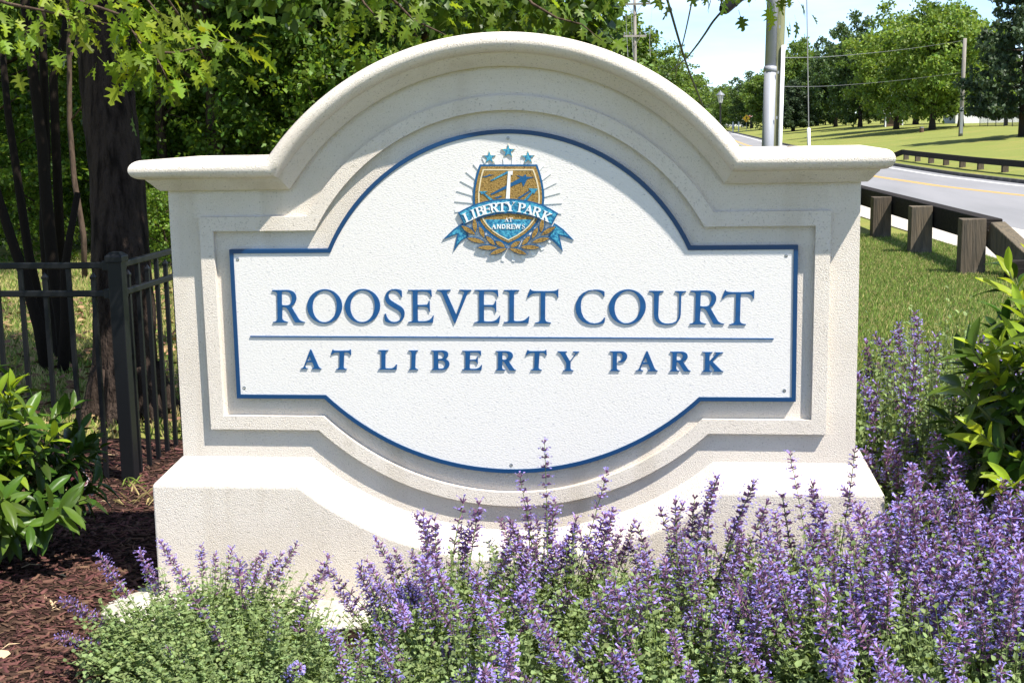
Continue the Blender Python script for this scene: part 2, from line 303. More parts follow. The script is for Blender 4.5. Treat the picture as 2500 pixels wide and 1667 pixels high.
# glyph outlines (0.1 mm units, origin at the lower left) measured for the raised lettering
GLYPH = {
 'R': [[(23,1087),(515,1091),(630,1078),(720,1041),(785,985),(823,912),(833,825),(820,745),(793,679),(752,624),(701,580),(642,545),(873,139),(902,100),(938,70),(981,48),(1032,32),(1090,20),(1087,3),(753,8),(537,421),(507,466),(474,497),(437,516),(393,524),(342,521),(320,160),(327,117),(349,86),(388,62),(442,43),(512,25),(506,4),(0,0),(1,25),(66,41),(111,60),(141,84),(158,117),(165,161),(187,962),(182,990),(166,1011),(136,1026),(89,1038),(21,1046)],[(347,1024),(371,1031),(417,1035),(475,1034),(534,1027),(585,1012),(623,982),(651,940),(668,891),(676,834),(674,774),(661,710),(636,657),(598,616),(550,590),(491,579),(452,579),(414,581),(379,584),(350,590),(331,598)]],
 'O': [[(1183,570),(1170,471),(1140,375),(1093,285),(1030,204),(955,133),(868,76),(773,34),(672,9),(568,0),(466,9),(367,35),(275,77),(193,134),(123,205),(67,287),(27,377),(5,473),(0,573),(13,672),(44,768),(92,857),(155,939),(231,1008),(318,1065),(413,1106),(514,1132),(617,1140),(719,1131),(817,1105),(908,1063),(990,1006),(1060,935),(1116,854),(1155,764),(1178,669)],[(1000,540),(984,450),(956,364),(917,283),(868,212),(811,151),(747,103),(678,69),(607,50),(535,47),(466,60),(400,88),(340,131),(288,188),(245,256),(213,333),(192,418),(184,507),(188,598),(204,688),(233,775),(272,855),(321,926),(379,986),(443,1034),(511,1068),(582,1086),(653,1089),(723,1076),(788,1048),(848,1005),(900,949),(943,881),(975,804),(996,720),(1004,631)]],
 'S': [[(609,873),(572,877),(544,945),(506,1001),(456,1045),(394,1073),(319,1084),(263,1075),(219,1051),(187,1013),(168,963),(162,905),(169,859),(188,819),(219,782),(262,746),(317,710),(521,586),(584,541),(630,493),(660,440),(675,382),(678,318),(658,213),(607,126),(531,58),(431,15),(314,0),(243,3),(180,13),(124,27),(76,45),(35,66),(15,96),(4,141),(0,195),(3,256),(12,319),(55,329),(74,240),(111,164),(165,103),(234,64),(316,50),(393,59),(460,86),(512,128),(548,182),(562,246),(557,298),(540,344),(510,386),(468,425),(413,462),(229,566),(159,616),(105,668),(69,726),(49,790),(44,865),(62,956),(108,1030),(178,1086),(268,1121),(373,1133),(426,1131),(475,1126),(520,1117),(561,1105),(600,1089),(605,1062),(607,1023),(608,976),(609,924),(609,873)]],
 'E': [[(34,1085),(797,1087),(808,863),(779,858),(756,923),(723,970),(679,1001),(620,1019),(543,1026),(362,1024),(340,1008),(330,606),(349,594),(602,593),(634,602),(658,620),(676,648),(690,683),(703,727),(732,724),(731,365),(707,365),(692,425),(675,469),(652,499),(620,518),(576,528),(340,534),(330,517),(321,85),(329,69),(351,59),(390,53),(451,52),(538,53),(607,62),(669,81),(726,114),(780,166),(833,240),(857,240),(817,0),(4,1),(0,25),(56,40),(100,52),(133,64),(154,78),(165,97),(181,1008),(174,1027),(157,1039),(129,1047),(89,1051),(38,1052)]],
 'V': [[(0,1111),(451,1114),(450,1081),(398,1070),(358,1057),(331,1042),(318,1023),(318,998),(616,292),(891,1008),(887,1032),(868,1050),(835,1062),(791,1070),(737,1075),(743,1113),(1130,1107),(1129,1073),(1085,1058),(1050,1040),(1023,1016),(1002,986),(985,948),(580,14),(561,0),(542,24),(178,963),(160,1000),(136,1028),(104,1049),(61,1065),(4,1078)]],
 'L': [[(21,1082),(514,1081),(513,1047),(455,1039),(410,1029),(377,1014),(357,993),(348,963),(327,107),(334,87),(355,73),(390,65),(445,63),(519,64),(597,77),(661,99),(714,131),(760,171),(802,221),(832,216),(798,4),(4,0),(0,31),(61,41),(109,53),(143,67),(164,84),(173,107),(194,963),(188,994),(169,1016),(137,1032),(89,1042),(25,1049)]],
 'T': [[(106,1130),(136,1090),(173,1074),(225,1064),(297,1058),(393,1055),(518,1055),(668,1056),(784,1059),(869,1066),(928,1077),(965,1091),(989,1122),(1013,1115),(1004,843),(976,846),(954,906),(924,948),(883,975),(827,991),(752,998),(588,994),(570,169),(578,115),(598,80),(633,57),(686,44),(757,33),(752,0),(241,3),(242,31),(305,43),(354,57),(390,80),(412,116),(421,169),(441,994),(328,995),(251,987),(186,970),(130,942),(77,901),(23,844),(0,854),(82,1099)]],
 'C': [[(937,917),(902,928),(860,989),(807,1037),(741,1073),(662,1094),(571,1102),(436,1078),(326,1010),(244,903),(192,766),(173,602),(192,412),(251,257),(344,141),(463,69),(602,44),(686,51),(758,74),(820,111),(873,165),(918,234),(953,229),(930,77),(881,48),(818,26),(742,11),(655,3),(561,0),(371,28),(214,106),(97,227),(24,381),(0,561),(31,754),(116,913),(248,1034),(420,1111),(626,1137),(704,1134),(775,1126),(838,1112),(893,1093),(938,1067)]],
 'U': [[(0,1107),(458,1100),(458,1068),(407,1057),(367,1044),(338,1026),(320,1000),(312,964),(290,321),(303,224),(342,148),(404,92),(488,58),(592,47),(721,60),(818,99),(886,165),(927,257),(942,375),(950,962),(944,998),(930,1024),(906,1043),(870,1055),(821,1064),(826,1096),(1167,1089),(1167,1057),(1111,1045),(1070,1030),(1042,1011),(1026,984),(1019,948),(1001,348),(981,227),(927,131),(839,59),(718,15),(565,0),(413,14),(296,57),(214,128),(165,230),(149,363),(156,965),(149,1001),(131,1029),(101,1049),(57,1063),(0,1072)]],
 'a': [[(342,657),(365,663),(388,640),(604,105),(619,77),(635,57),(654,42),(676,30),(703,21),(699,0),(377,5),(377,22),(412,33),(437,44),(453,56),(459,72),(455,94),(401,231),(210,234),(162,104),(159,76),(165,56),(181,41),(206,30),(239,22),(238,5),(0,8),(1,23),(37,36),(64,49),(85,64),(101,81),(115,103)],[(318,451),(374,292),(243,291)]],
 't': [[(66,678),(80,662),(97,651),(119,645),(147,642),(181,641),(550,641),(579,644),(601,648),(620,656),(637,667),(653,683),(674,679),(680,502),(650,495),(632,531),(611,555),(585,571),(550,580),(506,583),(447,578),(411,103),(416,71),(430,51),(452,38),(481,30),(515,23),(512,0),(155,3),(156,24),(192,33),(221,43),(244,56),(260,75),(267,102),(290,578),(200,578),(158,573),(122,564),(89,549),(56,527),(21,498),(0,506),(49,668)]],
 'l': [[(19,652),(350,657),(349,632),(313,625),(286,616),(269,604),(258,585),(255,559),(233,68),(239,55),(254,47),(281,43),(320,42),(375,43),(441,50),(492,67),(531,93),(562,128),(589,173),(624,169),(608,2),(0,0),(1,21),(33,27),(59,34),(78,45),(90,59),(95,78),(112,569),(108,588),(97,603),(78,614),(52,621),(18,627)]],
 'i': [[(6,650),(322,651),(321,629),(288,621),(267,612),(254,599),(248,583),(246,561),(215,99),(220,69),(235,49),(256,37),(283,29),(312,22),(309,0),(0,4),(1,23),(34,32),(57,42),(71,56),(78,74),(81,99),(103,561),(98,586),(84,604),(63,616),(37,625),(5,631)]],
 'b': [[(11,648),(362,653),(440,647),(499,629),(541,601),(564,563),(571,516),(566,475),(552,441),(529,412),(500,386),(463,363),(515,342),(555,314),(583,281),(599,243),(604,201),(589,134),(554,78),(501,37),(431,11),(344,1),(0,0),(1,22),(34,31),(57,41),(71,54),(79,74),(83,102),(89,563),(85,588),(75,606),(59,617),(37,624),(11,628)],[(235,588),(286,597),(338,596),(385,579),(419,545),(431,491),(422,446),(401,413),(368,390),(324,377),(270,372),(229,377)],[(232,309),(294,319),(357,314),(413,292),(452,250),(466,188),(451,127),(419,85),(375,60),(325,48),(273,47),(254,51),(241,56),(233,64),(229,75),(228,91)]],
 'e': [[(16,641),(629,647),(638,495),(609,495),(590,532),(567,559),(538,575),(499,584),(448,586),(275,584),(259,349),(418,352),(446,358),(465,370),(479,388),(489,413),(497,444),(526,444),(521,207),(494,207),(487,239),(475,264),(459,283),(436,297),(405,306),(258,306),(248,71),(254,59),(271,52),(299,48),(342,46),(399,47),(469,55),(523,72),(566,98),(600,133),(631,176),(659,169),(634,2),(0,0),(1,22),(39,30),(68,39),(88,52),(101,70),(106,95),(118,567),(111,588),(97,603),(76,613),(49,619),(16,622)]],
 'r': [[(14,644),(348,650),(432,642),(496,619),(540,584),(567,538),(575,484),(566,438),(545,399),(512,368),(470,342),(418,322),(577,87),(594,65),(611,47),(630,33),(650,23),(671,14),(666,0),(455,2),(293,267),(279,285),(266,299),(253,307),(238,309),(222,307),(213,97),(219,70),(233,51),(254,39),(282,31),(317,23),(312,4),(0,3),(0,22),(31,31),(52,41),(65,54),(73,72),(76,97),(89,567),(84,590),(74,606),(59,616),(39,622),(13,625)],[(228,592),(285,599),(336,592),(379,572),(407,538),(417,491),(406,443),(383,406),(351,381),(313,366),(271,361),(252,362),(239,365),(230,370),(225,378),(224,387)]],
 'y': [[(0,650),(298,645),(298,620),(274,613),(258,604),(250,593),(250,578),(259,559),(394,330),(567,568),(575,587),(573,600),(559,610),(535,616),(499,620),(502,646),(695,643),(694,618),(656,604),(627,588),(603,570),(584,549),(567,526),(415,308),(410,106),(416,74),(429,53),(449,39),(475,30),(506,22),(503,0),(169,2),(169,24),(207,33),(235,44),(252,59),(262,79),(267,106),(269,274),(104,553),(88,577),(70,596),(50,609),(27,618),(0,625)]],
 'p': [[(2,648),(365,651),(439,642),(494,616),(533,578),(556,532),(564,482),(551,419),(518,366),(468,324),(407,297),(336,287),(314,289),(297,295),(284,304),(275,316),(271,329),(321,338),(361,358),(389,389),(405,433),(408,490),(398,536),(375,569),(339,588),(292,595),(234,590),(225,106),(232,73),(245,52),(265,38),(290,29),(321,22),(318,0),(0,4),(0,27),(34,36),(57,46),(71,60),(79,79),(83,105),(97,565),(91,589),(80,606),(61,617),(35,624),(2,628)]],
 'k': [[(0,651),(323,646),(323,624),(288,616),(264,607),(248,593),(239,575),(237,552),(230,354),(430,575),(440,592),(439,606),(428,616),(409,622),(384,627),(390,646),(658,636),(658,614),(614,603),(579,590),(548,573),(522,552),(498,525),(324,340),(581,78),(598,61),(616,47),(635,37),(654,31),(675,26),(673,7),(361,8),(360,28),(376,36),(384,45),(386,56),(381,68),(371,83),(236,265),(231,91),(236,63),(247,45),(263,34),(285,27),(312,22),(307,0),(2,4),(2,24),(36,34),(60,45),(74,58),(82,76),(85,99),(94,574),(88,595),(77,610),(58,620),(33,626),(0,629)]],
}
LETTERS = [('R', -0.7758, 0.9769), ('O', -0.6575, 0.974), ('O', -0.5303, 0.9742), ('S', -0.3991, 0.974), ('E', -0.3203, 0.9761), ('V', -0.2221, 0.9732), ('E', -0.1019, 0.975), ('L', -0.0046, 0.9747), ('T', 0.0728, 0.9732), ('C', 0.2283, 0.9693), ('O', 0.3354, 0.9695), ('U', 0.4643, 0.968), ('R', 0.5929, 0.9699), ('T', 0.694, 0.9676), ('a', -0.688, 0.8212), ('t', -0.5832, 0.8196), ('l', -0.4249, 0.8203), ('i', -0.3229, 0.8198), ('b', -0.2475, 0.8197), ('e', -0.1454, 0.8195), ('r', -0.0347, 0.8185), ('t', 0.0651, 0.8193), ('y', 0.169, 0.8175), ('p', 0.3373, 0.818), ('a', 0.4207, 0.8177), ('r', 0.5293, 0.8175), ('k', 0.6327, 0.8163)]
EMB = {
 'shield': [(-726,14857),(1117,14830),(1177,14659),(1229,14484),(1271,14308),(1303,14134),(1324,13965),(1331,13803),(1324,13653),(1292,13407),(1219,13176),(1103,12961),(940,12762),(729,12581),(465,12418),(148,12274),(-165,12423),(-423,12591),(-629,12777),(-784,12980),(-892,13198),(-954,13432),(-973,13680),(-971,13831),(-957,13993),(-932,14163),(-896,14337),(-849,14513),(-792,14687),(-726,14857)],
 'rim': [(-679,14795),(1073,14769),(1128,14611),(1174,14445),(1211,14277),(1239,14109),(1256,13947),(1261,13794),(1253,13654),(1220,13421),(1149,13204),(1039,13002),(887,12816),(689,12645),(444,12490),(149,12351),(-140,12495),(-378,12655),(-567,12829),(-711,13019),(-811,13224),(-872,13444),(-896,13679),(-898,13820),(-887,13974),(-864,14137),(-830,14304),(-788,14472),(-736,14637),(-679,14795)],
 'cream': [(-624,14710),(1004,14686),(1053,14550),(1098,14403),(1135,14250),(1164,14095),(1183,13941),(1189,13793),(1183,13654),(1151,13439),(1086,13237),(983,13048),(842,12873),(658,12712),(428,12563),(151,12427),(-121,12568),(-341,12721),(-513,12886),(-641,13065),(-729,13256),(-779,13460),(-796,13678),(-797,13817),(-788,13966),(-770,14120),(-743,14275),(-709,14428),(-669,14575),(-624,14710)],
 'field': [(-587,14670),(970,14648),(1017,14522),(1059,14384),(1095,14238),(1123,14088),(1141,13938),(1147,13793),(1140,13655),(1109,13446),(1047,13250),(949,13068),(813,12899),(637,12742),(418,12596),(151,12462),(-108,12601),(-318,12750),(-482,12911),(-603,13084),(-686,13269),(-733,13466),(-750,13677),(-751,13816),(-743,13962),(-726,14112),(-701,14262),(-669,14407),(-631,14545),(-587,14670)],
 'base': [(-594,13110),(918,13094),(857,12961),(775,12842),(668,12731),(532,12627),(360,12525),(150,12422),(-56,12528),(-223,12633),(-357,12740),(-460,12853),(-538,12975),(-594,13110)],
 'ribbon': [(-1458,13340),(-1246,13457),(-1029,13554),(-806,13632),(-575,13690),(-335,13731),(-85,13755),(177,13762),(438,13748),(686,13716),(921,13667),(1146,13599),(1361,13513),(1568,13407),(1768,13283),(1559,12902),(1373,13005),(1181,13091),(985,13161),(784,13216),(581,13256),(375,13282),(168,13294),(-42,13285),(-253,13260),(-464,13220),(-673,13166),(-877,13098),(-1074,13017),(-1262,12923)],
 'ribbon_face': [(-1401,13317),(-1201,13425),(-994,13516),(-780,13589),(-557,13646),(-324,13686),(-80,13710),(176,13717),(431,13703),(672,13672),(902,13624),(1120,13560),(1328,13478),(1526,13381),(1717,13266),(1540,12958),(1357,13056),(1169,13139),(976,13208),(779,13261),(579,13301),(375,13327),(168,13339),(-40,13330),(-249,13307),(-457,13269),(-663,13217),(-863,13151),(-1057,13072),(-1243,12980)],
 'tailL': [(-1329,13004),(-1622,12807),(-1993,12462),(-1496,12649),(-1641,12093),(-1402,12406),(-1138,12575),(-1219,12804)],
 'tailR': [(1640,12974),(1920,12774),(2255,12419),(1790,12578),(1897,12068),(1659,12324),(1435,12524),(1524,12778)],
 'tailLf': [(-1330,12941),(-1594,12764),(-1802,12575),(-1438,12692),(-1543,12293),(-1400,12449),(-1195,12590),(-1263,12775)],
 'tailRf': [(1639,12912),(1891,12732),(2087,12541),(1734,12629),(1814,12267),(1674,12381),(1492,12552),(1566,12749)],
 'spike': [(188,14634),(341,14640),(322,14506),(266,14529),(218,13666),(89,13667)],
 'arm': [(160,14634),(193,14581),(-338,14331),(-395,14348)],
 'jet': [(744,14528),(780,14450),(1026,14435),(798,14374),(667,14132),(613,14284),(-362,13884),(-405,13913),(501,14378),(587,14419),(446,14499),(658,14460)],
 'arrL': [(-754,14004),(-480,14006),(-589,13951),(-210,13654),(-344,13655),(-635,13941),(-676,13908)],
 'arrR': [(836,14085),(1124,14062),(1003,13898),(964,13943),(729,13643),(607,13644),(919,13977)],
 'dart': [(886,14028),(905,13994),(546,13760),(476,13781)],
 'jet2': [(-678,14459),(-463,14509),(-419,14550),(-383,14527),(-272,14526),(-463,14478),(-507,14451)],
 'jet3': [(-278,13812),(-149,13833),(-106,13861),(-15,13837),(-130,13794),(-165,13766)],
}
EMB_STARS = [(0.0201, 1.5267, 0.0215), (-0.0408, 1.5076, 0.0204), (0.0833, 1.5057, 0.0203)]
EMB_LEAVES = [(-0.136, 1.2919, -0.0906, 1.263), (-0.0937, 1.317, -0.0905, 1.2701), (-0.0771, 1.2885, -0.0621, 1.2528), (-0.1182, 1.2518, -0.061, 1.2371), (-0.0563, 1.2584, -0.0282, 1.2283), (-0.0844, 1.2216, -0.0198, 1.2197), (-0.0265, 1.2411, 0.0046, 1.2224), (-0.0446, 1.1999, 0.0103, 1.218), (0.1274, 1.3133, 0.121, 1.2682), (0.1681, 1.2861, 0.1209, 1.2597), (0.1113, 1.2852, 0.0922, 1.2486), (0.1477, 1.2496, 0.092, 1.2373), (0.0867, 1.2572, 0.0591, 1.2276), (0.116, 1.2201, 0.0547, 1.222), (0.055, 1.2404, 0.0218, 1.2222), (0.0174, 1.218, 0.0743, 1.1991)]
RIBBON_LETTERS = [('l', -0.1146, 1.32, 24), ('i', -0.0948, 1.3289, 20), ('b', -0.0746, 1.3372, 16), ('e', -0.0515, 1.3434, 12), ('r', -0.0271, 1.3485, 7), ('t', -0.0028, 1.3508, 3), ('y', 0.0243, 1.3516, -1), ('p', 0.0598, 1.347, -8), ('a', 0.0838, 1.3411, -12), ('r', 0.1092, 1.3332, -17), ('k', 0.1394, 1.3188, -24)]
SHIELD_LETTERS = [('a', 0.0112, 1.3094), ('t', 0.0243, 1.3093), ('a', -0.0307, 1.288), ('n', -0.0141, 1.2879), ('d', 0.0011, 1.2877), ('r', 0.0165, 1.2876), ('e', 0.0308, 1.2874), ('w', 0.0467, 1.2873), ('s', 0.0644, 1.2871)]

# ------------------------------------------------------------------ the lie of the land
YC = [-60, -20, 0, 10, 20, 30, 36, 43.6, 50.5, 60, 72, 90, 118, 145, 182, 230, 400, 800, 1600]
XC = [80, 45, 30, 24, 19.5, 16, 14.2, 12.2, 10.7, 9.5, 8.8, 8.1, 7.5, 7.25, 7.2, 7.0, 6, 4, 0]
YN = [-60, -20, 10.8, 20, 30, 45, 60, 120, 300, 600, 1600]
XN = [12, 8.4, 5.65, 4.8, 4.2, 3.8, 3.7, 3.5, 3.2, 2.0, -3.5]
def xc(y): return float(np.interp(y, YC, XC))          # the yellow line
def xn(y): return float(np.interp(y, YN, XN))          # near edge of the asphalt
KERB = 3.5
def Z(x, y):
    n, c = xn(y), xc(y)
    if x <= n: return 0.0
    if x <= c+KERB: return -0.10 - 1.10*smooth((x-n)/3.4)
    s = x-c-KERB
    return -1.08 + min(1.35, 0.085*s) + 0.004*max(0, min(s, 300)-16)
def hit(u, v, zmin=-2.0):                              # where a sight line meets the land
    d = ray(u, v); t = 3.0
    while t < 1500:
        p = CAM+d*t
        if p[2] <= Z(p[0], p[1]): return p
        t += 0.02+t*0.002
    return CAM+d*1500
ys = [-60, -40, -25, -15] + list(np.arange(-10, 30, 1.0)) + list(np.arange(30, 120, 3.0)) + list(np.arange(120, 300, 8.0)) + [300, 340, 400, 500, 650, 800, 1100, 1600]
xl = [-1500, -800, -400, -200, -120, -80, -60, -45, -35, -28, -22] + list(np.arange(-18, 2.6, 1.0))
V = []; ncol = None
for y in ys:
    n, c = xn(y), xc(y); row = [(x if x < n-2.2 else n-2.2, 0.0) for x in xl]
    row += [(n-1.6, 0.0), (n-0.04, -0.012), (n+0.25, -0.17), (n+1.7, Z(n+1.7, y)-0.07), (n+3.4, -1.27), (c+KERB-0.05, -1.27), (c+KERB+0.16, -1.09)]
    row += [(c+KERB+q, Z(c+KERB+q, y)) for q in (0.5, 1, 2, 3, 5, 8, 12, 16, 20, 26, 34, 45, 65, 100, 200, 500, 1200)]
    ncol = len(row); V += [(x, y, z) for x, z in row]
F = [(j*ncol+i, j*ncol+i+1, (j+1)*ncol+i+1, (j+1)*ncol+i) for j in range(len(ys)-1) for i in range(ncol-1)]
g = link('ground', np_mesh('ground', V, F, M['grass_ground'], smooth_=True)); tag(g, kind='structure')

def strip(name, f0, f1, dz, m, ylist=None, cross=1):
    mb = MB(); rows = ylist or ys[2:]
    vs_ = []
    for y in rows:
        a, b = f0(y), f1(y)
        for k in range(cross+1):
            x = a+(b-a)*k/cross; vs_.append((x, y, Z(x, y)+dz))
    fs_ = [(j*(cross+1)+k, j*(cross+1)+k+1, (j+1)*(cross+1)+k+1, (j+1)*(cross+1)+k) for j in range(len(rows)-1) for k in range(cross)]
    mb.add(vs_, fs_); o = mb.build(name, m, smooth_=True); tag(o, kind='structure'); return o
mb = MB(); rows = ys[2:]; vs_ = []
def lanes(y):
    n, c = xn(y), xc(y); return [n, n+0.4, n+0.9, n+1.4, n+1.9, n+2.4, n+2.9, n+3.4] + [n+3.4+(c+KERB-n-3.4)*k/4 for k in (1, 2, 3, 4)]
for y in rows:
    for i, x in enumerate(lanes(y)): vs_.append((x, y, Z(x+(0.001 if i == 0 else -0.001), y)))
k = 12
mb.add(vs_, [(j*k+i, j*k+i+1, (j+1)*k+i+1, (j+1)*k+i) for j in range(len(rows)-1) for i in range(k-1)])
tag(mb.build('road', M['asphalt'], smooth_=True), kind='structure')
def line(name, off, w, m, y0=12):
    return strip(name, lambda y: xc(y)+off-w/2, lambda y: xc(y)+off+w/2, 0.004, m, [y for y in ys if y0 <= y <= 400])
line('road_centre_line', -0.11, 0.12, M['paint_yellow']); line('road_centre_line', 0.11, 0.12, M['paint_yellow'])
line('road_edge_line', 2.75, 0.14, M['paint_white'])
# kerb on the far side, in stones; the first one stands for the distant run
kt = [y for y in np.arange(20, 300, 3.0)]
mb = MB()
for y in kt:
    y1 = y+2.96; a0, a1 = xc(y)+KERB, xc(y1)+KERB
    mb.add([(a0, y, -1.26), (a0+.17, y, -1.26), (a0+.17, y, -1.055), (a0+0.02, y, -1.055), (a1, y1, -1.26), (a1+.17, y1, -1.26), (a1+.17, y1, -1.055), (a1+0.02, y1, -1.055)],
           [(0,1,2,3),(7,6,5,4),(0,4,5,1),(1,5,6,2),(2,6,7,3),(3,7,4,0)])
tag(mb.build('kerb', M['kerb']), kind='structure')
# near side: concrete walk in slabs with recessed joints, and its kerb face
base = strip('sidewalk', lambda y: xn(y)-1.55, lambda y: xn(y)-0.02, -0.004, M['concrete'], list(np.arange(-8, 90, 1.0)))
for y in np.arange(4.0, 40, 1.5):
    mb = MB(); y1 = y+1.488; a0, a1 = xn(y), xn(y1)
    mb.add([(a0-1.55, y, -.05), (a0-.01, y, -.05), (a0-.01, y, .016), (a0-1.55, y, .016), (a1-1.55, y1, -.05), (a1-.01, y1, -.05), (a1-.01, y1, .016), (a1-1.55, y1, .016)],
           [(0,1,2,3),(7,6,5,4),(0,4,5,1),(1,5,6,2),(2,6,7,3),(3,7,4,0)])
    mb.build('slab', M['concrete'], base)

# planting bed round the sign: soil sheet, low mounds
def bed_z(x, y):
    m = 0.02
    m += 0.05*math.exp(-((x+1.75)**2/0.10+(y+0.12)**2/0.06))
    m += 0.012*sin(3.1*x+1.3)*cos(2.7*y)+0.008*sin(9*x+2)*sin(8*y+1)
    m += 0.05*smooth((x-1.2)/1.2)*smooth((2.2-y)/1.0)
    return m
def bed_back(x):                                       # far edge of the bed
    if x < -0.9: return 2.25+0.12*sin(2*x)
    return 1.75+0.1*sin(3*x) if x > 1.2 else 1.9
bx = np.linspace(-4.2, 3.1, 110); V = []; nb = 62
for x in bx:
    for j in range(nb):
        y = -2.6+(bed_back(x)+2.6)*j/(nb-1); e = min(1, (nb-1-j)/3)*min(1, (x+4.2)/0.2)*min(1, (3.1-x)/0.2)
        V.append((x, y, 0.004+bed_z(x, y)*e))
F = [(i*nb+j, (i+1)*nb+j, (i+1)*nb+j+1, i*nb+j+1) for i in range(len(bx)-1) for j in range(nb-1)]
tag(link('mulch_bed', np_mesh('mulch_bed', V, F, M['mulch'], smooth_=True)), kind='structure')
# shredded bark lying on the bed
def chips(n, x0, x1, y0, y1, lo, hi):
    C = np.stack([rng.uniform(x0, x1, n), rng.uniform(y0, y1, n), np.zeros(n)], 1)
    C = np.array([p for p in C if not (-1.25 < p[0] < 1.25 and -0.12 < p[1] < 0.55) and p[1] < bed_back(p[0])-0.03])
    n = len(C); C[:, 2] = [0.004+bed_z(x, y)+0.004 for x, y in C[:, :2]]
    a = rng.uniform(0, 2*pi, n); D = np.stack([np.cos(a), np.sin(a)*0.75, rng.normal(0, .16, n)], 1)
    N = np.stack([rng.normal(0, .3, n), rng.normal(0, .3, n), np.ones(n)], 1)
    L = lo+(hi-lo)*rng.random(n)**2.2; w = rng.uniform(.12, .3, n)*L; w = np.clip(w, .003, .013); h = rng.uniform(.15, .5, n)*w
    T = np.array([(-.5,-.5,-.5),(.5,-.5,-.5),(.4,.5,-.5),(-.4,.5,-.5),(-.4,-.45,.5),(.35,-.5,.5),(.4,.45,.5),(-.5,.4,.5)])
    X = unit(np.cross(unit(D), N)); D = unit(D); N = np.cross(X, D)
    V = C[:, None]+T[None, :, 0:1]*X[:, None]*w[:, None, None]+T[None, :, 1:2]*D[:, None]*L[:, None, None]+T[None, :, 2:3]*N[:, None]*h[:, None, None]
    Q = np.array([(0,3,2,1),(4,5,6,7),(0,1,5,4),(1,2,6,5),(2,3,7,6),(3,0,4,7)])
    return V.reshape(-1, 3), (np.arange(n)[:, None, None]*8+Q[None]).reshape(-1, 4)
A = chips(15000, -2.5, -1.0, -1.1, 0.9, .012, .06); B = chips(6000, -2.6, -1.0, 0.9, 2.2, .015, .06); Cc = chips(5500, -1.2, 3.05, -1.6, 1.7, .015, .06); Dd = chips(5000, -4.0, -2.5, -1.5, 2.2, .02, .06)
V = np.concatenate([A[0], B[0], Cc[0], Dd[0]]); F = np.concatenate([A[1], B[1]+len(A[0]), Cc[1]+len(A[0])+len(B[0]), Dd[1]+len(A[0])+len(B[0])+len(Cc[0])])
tag(link('mulch_chips', np_mesh('mulch_chips', V, F, M['chips'])), 'dark red brown shredded bark mulch covering the planting bed', 'mulch', kind='stuff')
# grass blades: lawn right of the sign, lawn behind the fence
def blades(name, pts, h0, h1, w, label, mats, dry=0.3):
    n = len(pts); a = rng.uniform(0, 2*pi, n)
    D = np.stack([np.cos(a)*.45, np.sin(a)*.45, np.ones(n)], 1)+rng.normal(0, .18, (n, 3)); N = np.stack([-np.sin(a), np.cos(a), np.zeros(n)+.2], 1)
    H = rng.uniform(h0, h1, n)
    T = np.array([(-w/2, 0, 0), (w/2, 0, 0), (w*.35, .55, .02), (0, 1, .16), (-w*.35, .55, .02)])
    T = T/np.array([1, 1, 1]); D = unit(D); X = unit(np.cross(D, N)); N = np.cross(X, D)
    V = pts[:, None]+T[None, :, 0:1]*X[:, None]+(T[None, :, 1:2]*D[:, None]+T[None, :, 2:3]*N[:, None])*H[:, None, None]
    F = (np.arange(n)[:, None, None]*5+np.array([(0, 1, 2), (0, 2, 4), (4, 2, 3)])[None]).reshape(-1, 3)
    mi = np.repeat((rng.random(n) < dry).astype(int), 3)
    o = link(name, np_mesh(name, V.reshape(-1, 3), F, mats, mi)); return tag(o, label, 'grass', kind='stuff')
def fan(n, u0, u1, d0, d1, keep=lambda x, y: True):
    t0, t1 = [math.atan((u-1250)/FPX)+YAW for u in (u0, u1)]
    t = rng.uniform(t0, t1, n*2); d = np.sqrt(rng.uniform(d0**2, d1**2, n*2)); d = d0+(d-d0)*0.999
    P = np.stack([CAM[0]+np.sin(t)*d, CAM[1]+np.cos(t)*d, np.zeros(n*2)], 1)
    return np.array([p for p in P if keep(p[0], p[1])][:n])
pts = fan(190000, 900, 3700, 5.6, 17.5, lambda x, y: (y > bed_back(x)-0.02 or x > 3.1) and x < xn(y)-1.6 and x < 12)
blades('lawn_grass', pts, .03, .065, .009, 'short mown grass running along the guardrail and round the bed', [M['blade'], M['blade_dry']], .24)
pts = fan(60000, 2040, 2620, 5.8, 19, lambda x, y: y > bed_back(x)-0.02 and x < xn(y)-1.6)
blades('lawn_grass', pts, .03, .065, .007, 'short mown grass between the sign and the timber guardrail', [M['blade'], M['blade_dry']], .24)
pts = fan(60000, -350, 520, 6.4, 19, lambda x, y: y > bed_back(x)-0.02)
blades('lawn_grass', pts, .03, .08, .010, 'patchy grass in the clearing behind the black fence', [M['blade'], M['blade_dry']], .5)
pts = fan(900, -60, 430, 6.6, 14, lambda x, y: y > bed_back(x)); n = len(pts); pts[:, 2] = rng.uniform(.03, .06, n)
V, F = scatter(pts, np.concatenate([rng.normal(size=(n, 2)), rng.normal(0, .2, (n, 1))], 1), np.concatenate([rng.normal(0, .4, (n, 2)), np.ones((n, 1))], 1), rng.uniform(.04, .09, n), OVATE, OVATE_F)
tag(link('fallen_leaves', np_mesh('fallen_leaves', V, F, M['litter'])), 'dry brown fallen leaves scattered on the grass behind the fence', 'leaves', kind='stuff')

